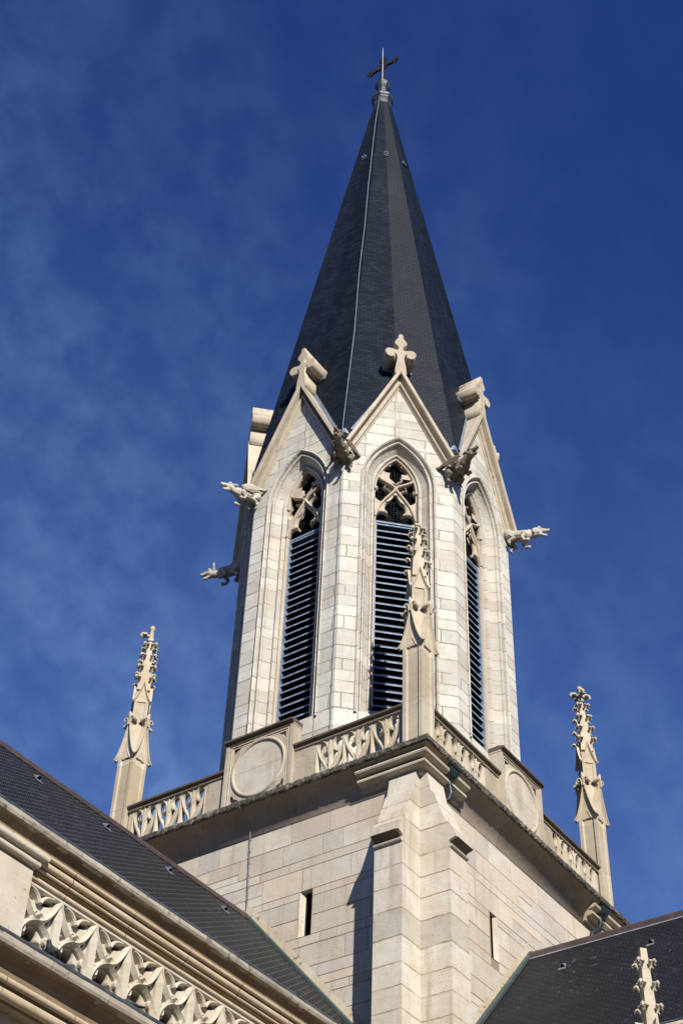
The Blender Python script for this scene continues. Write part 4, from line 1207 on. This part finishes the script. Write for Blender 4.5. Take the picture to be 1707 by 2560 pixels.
GM = {st: gargoyle_body(st, i) for i, st in enumerate(('dragon', 'hound', 'hog'))}
for me in GM.values():
    me.materials.clear(); me.materials.append(M['gargoyle'])
WM = {s: wing_mesh(s) for s in (-1, 1)}
def gargoyle(k, style, wings, lab, scale=1.0, tilt=0.0, mat=None):
    a = pi * 1.25 + (k - 2.5) * pi / 4
    loc = Vector((3.98 * math.cos(a), 3.98 * math.sin(a), 12.07))
    t = thing('gargoyle', lab, 'gargoyle', loc, 'stone beasts at the belfry corners', rz=a)
    mx = Matrix.Translation(loc) @ Matrix.Rotation(a, 4, 'Z') @ Matrix.Rotation(-tilt, 4, 'Y') @ Matrix.Scale(scale, 4)
    parts = [link('body', GM[style], t, mx)]
    if wings: parts += [link('wing', WM[s], t, mx) for s in (-1, 1)]
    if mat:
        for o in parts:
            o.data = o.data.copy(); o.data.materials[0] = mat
gargoyle(0, 'hog', False, 'horned stone beast gargoyle on the shaded far left corner, lowest of the gargoyles in view', 1.03, rad(-4))
gargoyle(1, 'dragon', True, 'winged dragon gargoyle with open jaws jutting left beside the left gable foot', 0.94, rad(-2))
gargoyle(2, 'dragon', True, 'foreshortened winged gargoyle in the valley between the left and middle gables', 1.0, rad(-2), M['gargoyle_shaded'])
gargoyle(3, 'dragon', True, 'gargoyle with raised wings and gaping beak between the middle and right gables', 1.0, rad(4), M['gargoyle_shaded'])
gargoyle(4, 'hound', False, 'wingless dog like gargoyle jutting right against the sky below the right gable', 1.02, rad(2))

# ------------------------------------------------------------------ rain pipes on the right face
def hopper_pipe(x, y, path, lab):
    t = thing('downpipe', lab, 'downpipe', path[-1])
    mb = MB()
    # tapering square hopper head
    def sq(h, z, dy=0.0): return [(x - h, y - h + dy, z), (x + h, y - h + dy, z), (x + h, y + h + dy, z), (x - h, y + h + dy, z)]
    mb.loft([sq(0.20, 0.80), sq(0.205, 0.765), sq(0.175, 0.755), sq(0.165, 0.68), sq(0.12, 0.58), sq(0.06, 0.52)], 0, False, True, True)
    mb.build('hopper', M['pipe'], t)
    pp = MB().tube(path, 0.055, 10)
    for i in (1, len(path) - 2):
        p = Vector(path[i]); q = Vector(path[i + 1]); d = (q - p).normalized()
        pp.tube([tuple(p - d * 0.03), tuple(p + d * 0.03)], 0.068, 10)
    pp.build('pipe', M['pipe'], t)
hopper_pipe(-3.64, -4.63, [(-3.62, -4.62, 0.60), (-3.60, -4.62, 0.42), (-3.60, -4.66, 0.20), (-3.62, -4.62, 0.06), (-3.68, -4.50, -0.02), (-3.72, -4.38, -0.06)], 'dark hopper and short bent pipe beside the near corner buttress')
hopper_pipe(3.38, -4.66, [(3.36, -4.64, 0.60), (3.36, -4.64, 0.36), (3.30, -4.62, 0.20), (3.14, -4.58, 0.08), (3.04, -4.54, -0.02), (3.01, -4.52, -0.16), (3.01, -4.52, -7.0)], 'greenish copper hopper and long downpipe near the right end of the tower ledge')

# ------------------------------------------------------------------ nave (left)
RS = 1.11; ZR = -1.80
nave = thing('nave', 'church nave at lower left with dark slate roof and carved stone cornice', 'church nave', (-16, -4, GZ))
NX0, NX1 = -34.0, -WT - 0.004
def along_x(poly, x0=NX0, x1=NX1):
    return MB().prism(poly, lambda p: (x0, p[0], p[1]), lambda p: (x1, p[0], p[1]))
YE = 4.72
roof = along_x([(0.0, ZR), (-YE, ZR - RS * YE), (-YE, ZR - RS * YE - 0.12), (0.0, ZR - 0.15), (YE, ZR - RS * YE - 0.12), (YE, ZR - RS * YE)]).build('roof', M['nave_slate'], nave)
rc = MB()
for i in range(20):
    x1 = NX1 - i * 1.5; x0 = x1 - 1.5 + 0.012
    rc.prism([(-0.12, ZR - 0.115), (-0.10, ZR - 0.02), (-0.05, ZR + 0.045), (0.05, ZR + 0.045), (0.10, ZR - 0.02), (0.12, ZR - 0.115)], lambda p: (x0, p[0], p[1]), lambda p: (x1, p[0], p[1]))
rc.build('ridge_cap', M['ridge'], roof)
def roof_vent_mesh():
    """little zinc hood open towards the eaves; local x along the ridge, y down the slope, z off the slates"""
    mb = MB(); n = 8
    o = [(0.075 * math.cos(pi * i / n), 0.12 * math.sin(pi * i / n)) for i in range(n + 1)]
    i_ = [(0.055 * math.cos(pi * i / n), 0.01 + 0.095 * math.sin(pi * i / n)) for i in range(n + 1)]
    mb.loft([[(x * 0.5, -0.22, z * 0.12) for x, z in o], [(x, 0.0, z) for x, z in o], [(x, 0.0, z) for x, z in i_], [(x * 0.6, -0.14, z * 0.3) for x, z in i_]], 0, False, False)
    mb.add([(-0.10, -0.01, 0.006), (0.10, -0.01, 0.006), (0.12, 0.12, 0.004), (-0.12, 0.12, 0.004)], [(0, 1, 2, 3)])
    dk = MB().add([(x * 0.95, -0.03, z) for x, z in i_], [tuple(range(n + 1))])
    return mb.mesh('roof_vent', M['zinc']), dk.mesh('opening', M['dark'])
RV = roof_vent_mesh()
def roof_vents(pts, dirx, down, nrm, par):
    for p in pts:
        X = Vector(dirx).normalized(); Y = Vector(down).normalized(); Z = Vector(nrm).normalized()
        mx = (Matrix((X, Y, Z)).transposed() * 0.8).to_4x4(); mx.translation = Vector(p)
        o = link('roof_vent', RV[0], par, mx); link('opening', RV[1], o, mx)
nd = (0, -1, -RS)
roof_vents([(x, -0.66, ZR - RS * 0.66) for x in (-13.45, -11.53, -9.61, -7.74, -5.95)], (1, 0, 0), nd, (0, -RS, 1), roof)
# verdigris flashing and cement fillet along the tower
fl = MB()
fl.prism([(0.02, ZR + 0.0), (-YE + 0.3, ZR - RS * (YE - 0.3)), (-YE + 0.3, ZR - RS * (YE - 0.3) + 0.09), (0.02, ZR + 0.09)], lambda p: (-WT - 0.16, p[0], p[1] + 0.01), lambda p: (-WT - 0.05, p[0], p[1] + 0.035))
fl.build('flashing', M['verdigris'], roof)
fi = MB()
for i in range(28):
    y0 = 0.05 - i * 0.135; y1 = y0 - 0.135
    w0, w1 = [0.27 + 0.04 * mnoise.noise(Vector((y * 3, 1.3, 0))) for y in (y0, y1)]
    z0, z1 = ZR + RS * y0, ZR + RS * y1
    fi.add([(-WT - 0.07, y0, z0 + 0.06), (-WT - 0.07, y1, z1 + 0.06), (-WT - 0.022, y1, z1 + w1 + 0.05), (-WT - 0.022, y0, z0 + w0 + 0.05)], [(0, 1, 2, 3)])
fi.build('fillet', M['fillet'], roof)
# cornice: gutter edge, weathered lip, deep cove, rolls
lipm = MB()
random.seed(5)
xs = [NX0 + i * 0.22 for i in range(int((NX1 - NX0) / 0.22) + 1)] + [NX1]
lipm.mould([(x, -5.0) for x in xs], [(0.0, -7.02), (0.285, -7.015), (0.305, -7.03), (0.31, -7.085), (0.29, -7.125), (0.265, -7.14), (0.0, -7.14)], side=1, jit=0.004)
cor = lipm.build('cornice', M['lip'], nave)
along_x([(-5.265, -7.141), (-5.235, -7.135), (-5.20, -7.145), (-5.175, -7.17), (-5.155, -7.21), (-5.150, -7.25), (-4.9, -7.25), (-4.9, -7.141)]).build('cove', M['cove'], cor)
rl = MB()
def roll(y, z, r, n=10): return [(y + r * math.cos(2 * pi * i / n), z + r * math.sin(2 * pi * i / n)) for i in range(n)]
for (y, z, r) in ((-5.135, -7.285, 0.036), (-5.075, -7.375, 0.052), (-5.04, -7.452, 0.026), (-4.985, -7.575, 0.036)):
    rl.prism(roll(y, z, r), lambda p: (NX0, p[0], p[1]), lambda p: (NX1, p[0], p[1]), sm=True, caps=False)
rl.prism([(-4.25, -7.251), (-5.10, -7.251), (-5.06, -7.32), (-5.03, -7.33), (-5.03, -7.40), (-4.98, -7.43), (-4.98, -7.46), (-4.90, -7.49), (-4.91, -7.62), (-4.25, -7.62)], lambda p: (NX0, p[0], p[1]), lambda p: (NX1, p[0], p[1]))
rl.build('roll_moulding', M['cornice'], cor)
MB().tube([(NX0, -5.27, -6.998), (NX1, -5.27, -6.998)], 0.032, 8).build('gutter', M['gutter'], cor)
# wall behind, floor of the passage
along_x([(-4.30, -7.3), (-4.30, GZ), (-4.1, GZ), (-4.1, -7.3)]).build('nave_wall', M['soffit'], nave)
# pier with its own cap mouldings, at the left
PX = -15.16
pr = MB().box(PX - 3.2, PX, -5.06, -4.29, -8.9, -7.53)
for (y, z, r, ext) in ((-5.16, -7.35, 0.05, 0.13), (-5.105, -7.46, 0.045, 0.04)):
    pr.prism(roll(y, z, r), lambda p: (PX - 3.2, p[0], p[1]), lambda p: (PX + ext, p[0], p[1]), sm=True)
    pr.prism([(-4.95, z + 0.05), (y, z + 0.05), (y + 0.02, z - 0.05), (-4.95, z - 0.05)], lambda p: (PX - 3.2, p[0], p[1]), lambda p: (PX + ext - 0.01, p[0], p[1]))
pr.build('pier', M['pier'], nave)
# blind flamboyant tracery
fz = MB()
U = 0.711; X0 = -14.475; ZT = -7.62; ZB = -8.62; YF = -4.97
def fr(pts, prof, taper=None, sm=False):
    fz.bar(pts, [(w, -d) for w, d in prof], YF, 0, taper, sm)
KEEL = [(-0.033, -0.30), (-0.040, -0.04), (0.0, 0.03), (0.040, -0.04), (0.033, -0.30)]
THIN = [(-0.022, -0.26), (-0.026, -0.03), (-0.008, 0.0), (0.008, 0.0), (0.026, -0.03), (0.022, -0.26)]
fz.prism([(YF + 0.28, ZT + 0.02), (YF - 0.005, ZT + 0.02), (YF - 0.005, ZT - 0.035), (YF + 0.03, ZT - 0.055), (YF + 0.28, ZT - 0.055)], lambda p: (PX, p[0], p[1]), lambda p: (NX1, p[0], p[1]))
for k in range(-1, 15):
    x = X0 + k * U
    if x > NX1 - 0.3: break
    # keel spike with its stem
    if x > PX + 0.05:
        fr([(x, ZB), (x, ZB + 0.34), (x, ZT - 0.36), (x, ZT - 0.30), (x, ZT - 0.03)], [(-0.052, -0.22), (-0.048, -0.03), (0.0, 0.08), (0.048, -0.03), (0.052, -0.22)], [0.8, 0.75, 0.8, 1.0, 0.12])
    for s in (-1, 1):
        # S-bar: foot of one stem, through the crossing, up to the neighbouring spike
        if min(x, x + s * U) < PX + 0.05 and k < 0 and s < 0: continue
        pts = bez((x + s * 0.02, ZB + 0.10), (x + s * 0.05, ZB + 0.36), (x + s * 0.18, ZB + 0.50), (x + s * U / 2, ZB + 0.535), 7) + \
              bez((x + s * U / 2, ZB + 0.535), (x + s * (U / 2 + 0.16), ZB + 0.57), (x + s * (U - 0.10), ZT - 0.26), (x + s * U, ZT - 0.05), 7)[1:]
        pts = [p for p in pts if p[0] > PX + 0.01]
        if len(pts) > 2: fr(pts, KEEL, None)
        # cusp of the round arch
        cz = ZB + 0.20
        for (p0, p1, p2, p3) in (((0.10, 0.40), (0.16, 0.36), (0.17, 0.31), (0.145, 0.27)), ((0.03, 0.17), (0.09, 0.17), (0.125, 0.15), (0.12, 0.10))):
            q = bez(*[(x + s * a, ZB + 0.02 + b) for a, b in (p0, p1, p2, p3)], 5)
            if all(p[0] > PX for p in q): fr(q, THIN, [1.1, 1.0, 0.95, 0.8, 0.6, 0.35])
        # cusp above the crossing
        q = bez((x + s * (U / 2 - 0.10), ZB + 0.525), (x + s * (U / 2 - 0.12), ZB + 0.60), (x + s * (U / 2 - 0.09), ZB + 0.66), (x + s * (U / 2 - 0.03), ZB + 0.66), 4)
        if all(p[0] > PX for p in q): fr(q, THIN, [1.2, 1.1, 1, .7, .4])
        # drop from the top bar, half way between the spikes
        q = bez((x + s * (U / 2 - 0.23), ZT - 0.05), (x + s * (U / 2 - 0.14), ZT - 0.06), (x + s * (U / 2 - 0.05), ZT - 0.08), (x + s * (U / 2 - 0.012), ZT - 0.20), 6)
        if all(p[0] > PX for p in q): fr(q, THIN, [0.8, 0.9, 1, 1, 1, 1, 0.9])
# set-back layer: trefoiled arches below, pierced squares under the top bar
holes = []
for k in range(-1, 14):
    x = X0 + k * U
    for s in (-1, 1):
        q = [(x + s * U / 2 - s * a_, ZT - b_) for a_, b_ in ((0.035, 0.06), (0.26, 0.06), (0.275, 0.09), (0.24, 0.15), (0.16, 0.175), (0.07, 0.19), (0.035, 0.15))]
        if min(p[0] for p in q) > PX + 0.03 and max(p[0] for p in q) < NX1 - 0.2: holes.append(q if s > 0 else q[::-1])
    cx_ = x + U / 2
    q = radial_hole((cx_, ZB + 0.20), [(cx_ - 0.135, ZB + 0.20, 0.115), (cx_ + 0.135, ZB + 0.20, 0.115), (cx_, ZB + 0.35, 0.125), (cx_, ZB + 0.10, 0.13)], 48, 0.05)
    if min(p[0] for p in q) > PX + 0.03 and max(p[0] for p in q) < NX1 - 0.2: holes.append(q)
    for s in (-1, 1):
        q = radial_hole((x + s * 0.165, ZT - 0.42), [(x + s * 0.15, ZT - 0.36, 0.055), (x + s * 0.20, ZT - 0.46, 0.05), (x + s * 0.12, ZT - 0.50, 0.045)], 24, 0.02)
        if min(p[0] for p in q) > PX + 0.03 and max(p[0] for p in q) < NX1 - 0.2: holes.append(q)
fz.merge(plate([(PX, ZB), (NX1 - 0.05, ZB), (NX1 - 0.05, ZT - 0.01), (PX, ZT - 0.01)], holes, 0.07, 0.012, True), Matrix(((1, 0, 0, 0), (0, 0, 1, YF + 0.17), (0, 1, 0, 0), (0, 0, 0, 1))))
fz.build('tracery_frieze', M['pier'], nave)
# lower cornice with gutter, its lip hiding the foot of the frieze
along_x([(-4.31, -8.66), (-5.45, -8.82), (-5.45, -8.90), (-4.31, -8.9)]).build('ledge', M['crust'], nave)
lip2 = MB().mould([(x, -5.0) for x in xs], [(0.0, -8.84), (0.485, -8.835), (0.505, -8.85), (0.51, -8.92), (0.49, -8.96), (0.46, -8.975), (0.0, -8.975)], side=1, jit=0.004)
cor2 = lip2.build('string_cornice', M['lip'], nave)
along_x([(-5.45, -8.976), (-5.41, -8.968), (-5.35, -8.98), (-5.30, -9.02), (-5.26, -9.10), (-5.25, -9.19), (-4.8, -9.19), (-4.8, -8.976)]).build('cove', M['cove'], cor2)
r2 = MB()
for (y, z, r) in ((-5.235, -9.235, 0.045), (-5.16, -9.37, 0.065)):
    r2.prism(roll(y, z, r, 12), lambda p: (NX0, p[0], p[1]), lambda p: (NX1, p[0], p[1]), sm=True, caps=False)
r2.prism([(-4.8, -9.191), (-5.18, -9.191), (-5.10, -9.30), (-5.08, -9.31), (-5.06, -9.43), (-4.93, -9.46), (-4.92, -12.0), (-4.8, -12.0)], lambda p: (NX0, p[0], p[1]), lambda p: (NX1, p[0], p[1]))
r2.build('roll_moulding', M['cornice'], cor2)
MB().tube([(NX0, -5.475, -8.815), (NX1, -5.475, -8.815)], 0.036, 8).build('gutter', M['gutter'], cor2)

# ------------------------------------------------------------------ transept (right)
tr_ = thing('transept', 'church transept at lower right with dark slate roof and brown ridge', 'church transept', (0, -12, GZ))
TY0, TY1 = -26.0, -WT - 0.004
ZRT = -1.90
def along_y(poly, y0=TY0, y1=TY1): return MB().prism(poly, lambda p: (p[0], y0, p[1]), lambda p: (p[0], y1, p[1]))
XE = 4.55; RT = 1.08
troof = along_y([(0.0, ZRT), (-XE, ZRT - RT * XE), (-XE, ZRT - RT * XE - 0.12), (0.0, ZRT - 0.15), (XE, ZRT - RT * XE - 0.12), (XE, ZRT - RT * XE)]).build('roof', M['transept_slate'], tr_)
rc = MB()
for i in range(14):
    y1 = TY1 - i * 1.5; y0 = y1 - 1.5 + 0.012
    rc.prism([(-0.13, ZRT - 0.13), (-0.11, ZRT - 0.02), (-0.05, ZRT + 0.05), (0.05, ZRT + 0.05), (0.11, ZRT - 0.02), (0.13, ZRT - 0.13)], lambda p: (p[0], y0, p[1]), lambda p: (p[0], y1, p[1]))
rc.build('ridge_cap', M['ridge'], troof)
rs = MB()
rs.add([(-0.135, TY0, ZRT - RT * 0.135 + 0.012), (-0.135, TY1, ZRT - RT * 0.135 + 0.012), (-0.19, TY1, ZRT - RT * 0.19 + 0.012), (-0.19, TY0, ZRT - RT * 0.19 + 0.012)], [(0, 1, 2, 3)])
rs.build('ridge_strip', M['zinc'], troof)
roof_vents([(-0.92, y, ZRT - RT * 0.92) for y in (-5.66, -7.66, -9.66)], (0, 1, 0), (-1, 0, -RT), (-RT, 0, 1), troof)
fl = MB()
fl.prism([(0.02, ZRT), (-XE, ZRT - RT * XE), (-XE, ZRT - RT * XE + 0.09), (0.02, ZRT + 0.09)], lambda p: (p[0], -WT - 0.15, p[1] + 0.01), lambda p: (p[0], -WT - 0.05, p[1] + 0.035))
fl.build('flashing', M['verdigris'], troof)
fi = MB()
for i in range(30):
    x0 = 0.05 - i * 0.135; x1 = x0 - 0.135
    w0, w1 = [0.24 + 0.04 * mnoise.noise(Vector((x * 3, 7.3, 0))) for x in (x0, x1)]
    z0, z1 = ZRT + RT * x0, ZRT + RT * x1
    fi.add([(x0, -WT - 0.07, z0 + 0.06), (x1, -WT - 0.07, z1 + 0.06), (x1, -WT - 0.022, z1 + w1 + 0.05), (x0, -WT - 0.022, z0 + w0 + 0.05)], [(0, 1, 2, 3)])
fi.build('fillet', M['fillet'], troof)
along_y([(-5.0, -6.78), (-5.29, -6.78), (-5.31, -6.84), (-5.28, -6.90), (-5.17, -6.96), (-5.1, -7.1), (-4.9, -7.2), (-4.9, GZ), (-4.5, GZ), (-4.5, -6.8)], TY0, -5.5).build('eaves_wall', M['mould'], tr_)
MB().tube([(-5.25, TY0, -6.755), (-5.25, -5.5, -6.755)], 0.035, 8).build('gutter', M['gutter'], tr_)

# pinnacle on the transept buttress, in front of the slates
bx, by, bz = -5.9, -9.585, -5.75
bp_ = thing('pinnacle', 'crocketed stone pinnacle with broken tip rising in front of the dark transept roof', 'pinnacle', (bx, by, GZ))
mx = Matrix.Translation((bx, by, bz))
cs = MB()
spirelet(cs, -2.1, -0.0, 0.125, 0.055, [-1.93, -1.50, -1.07, -0.68, -0.30][1:], 0.72, Q, 9, ())
spl = cs.build('spirelet', M['carved'], bp_, mx)
hs_ = MB()
ob2 = ogee_block(0.26, 0.2, -2.35, -1.28, 0.05).xf(Matrix.Rotation(Q, 4, 'Z'))
ob2.v = [(x, y, z) for x, y, z in ob2.v]
link('gablet', ob2.mesh('gablet', M['carved']), bp_, mx)
MB().box(-0.2, 0.2, -0.2, 0.2, -14.0, -2.3).xf(Matrix.Rotation(Q, 4, 'Z')).build('shaft', M['pinnacle'], bp_, mx)

# ------------------------------------------------------------------ pigeons
def pigeon(loc, rz, lab, crouch=0.0):
    t = thing('pigeon', lab, 'pigeon', loc, rz=rz)
    mb = MB()
    mb.tube([(-0.15, 0, 0.075), (-0.08, 0, 0.085), (0.0, 0, 0.095), (0.07, 0, 0.11), (0.11, 0, 0.14), (0.125, 0, 0.17)], [0.03, 0.055, 0.075, 0.07, 0.045, 0.034], 10)
    ball(mb, (0.135, 0, 0.185), 0.033, 6)
    mb.tube([(-0.12, 0, 0.08), (-0.2, 0, 0.065), (-0.27, 0, 0.055)], [0.035, 0.035, 0.03], 8, flat=0.4)
    for s in (-1, 1):
        mb.tube([(0.05, s * 0.06, 0.115), (-0.05, s * 0.07, 0.10), (-0.17, s * 0.035, 0.075)], [0.035, 0.042, 0.012], 8)
        mb.tube([(0.01, s * 0.025, 0.06), (0.015, s * 0.025, 0.0), (0.045, s * 0.028, 0.004)], [0.014, 0.010, 0.007], 6)
    me = remesh(mb, 0.009, 1); me.materials.clear(); me.materials.append(M['feather'])
    mx = Matrix.Translation(loc) @ Matrix.Rotation(rz, 4, 'Z')
    link('body', me, t, mx)
    MB().tube([(0.16, 0, 0.182), (0.195, 0, 0.172)], [0.012, 0.003], 6).build('beak', M['beak'], t, mx)
pigeon((-14.93, -5.44, -8.81), rad(200), 'dark pigeon perched on the lower gutter edge in front of the tracery frieze')
pigeon((-13.16, -5.15, -8.705), rad(120), 'dark pigeon sheltering in the shade of a frieze opening behind the gutter')
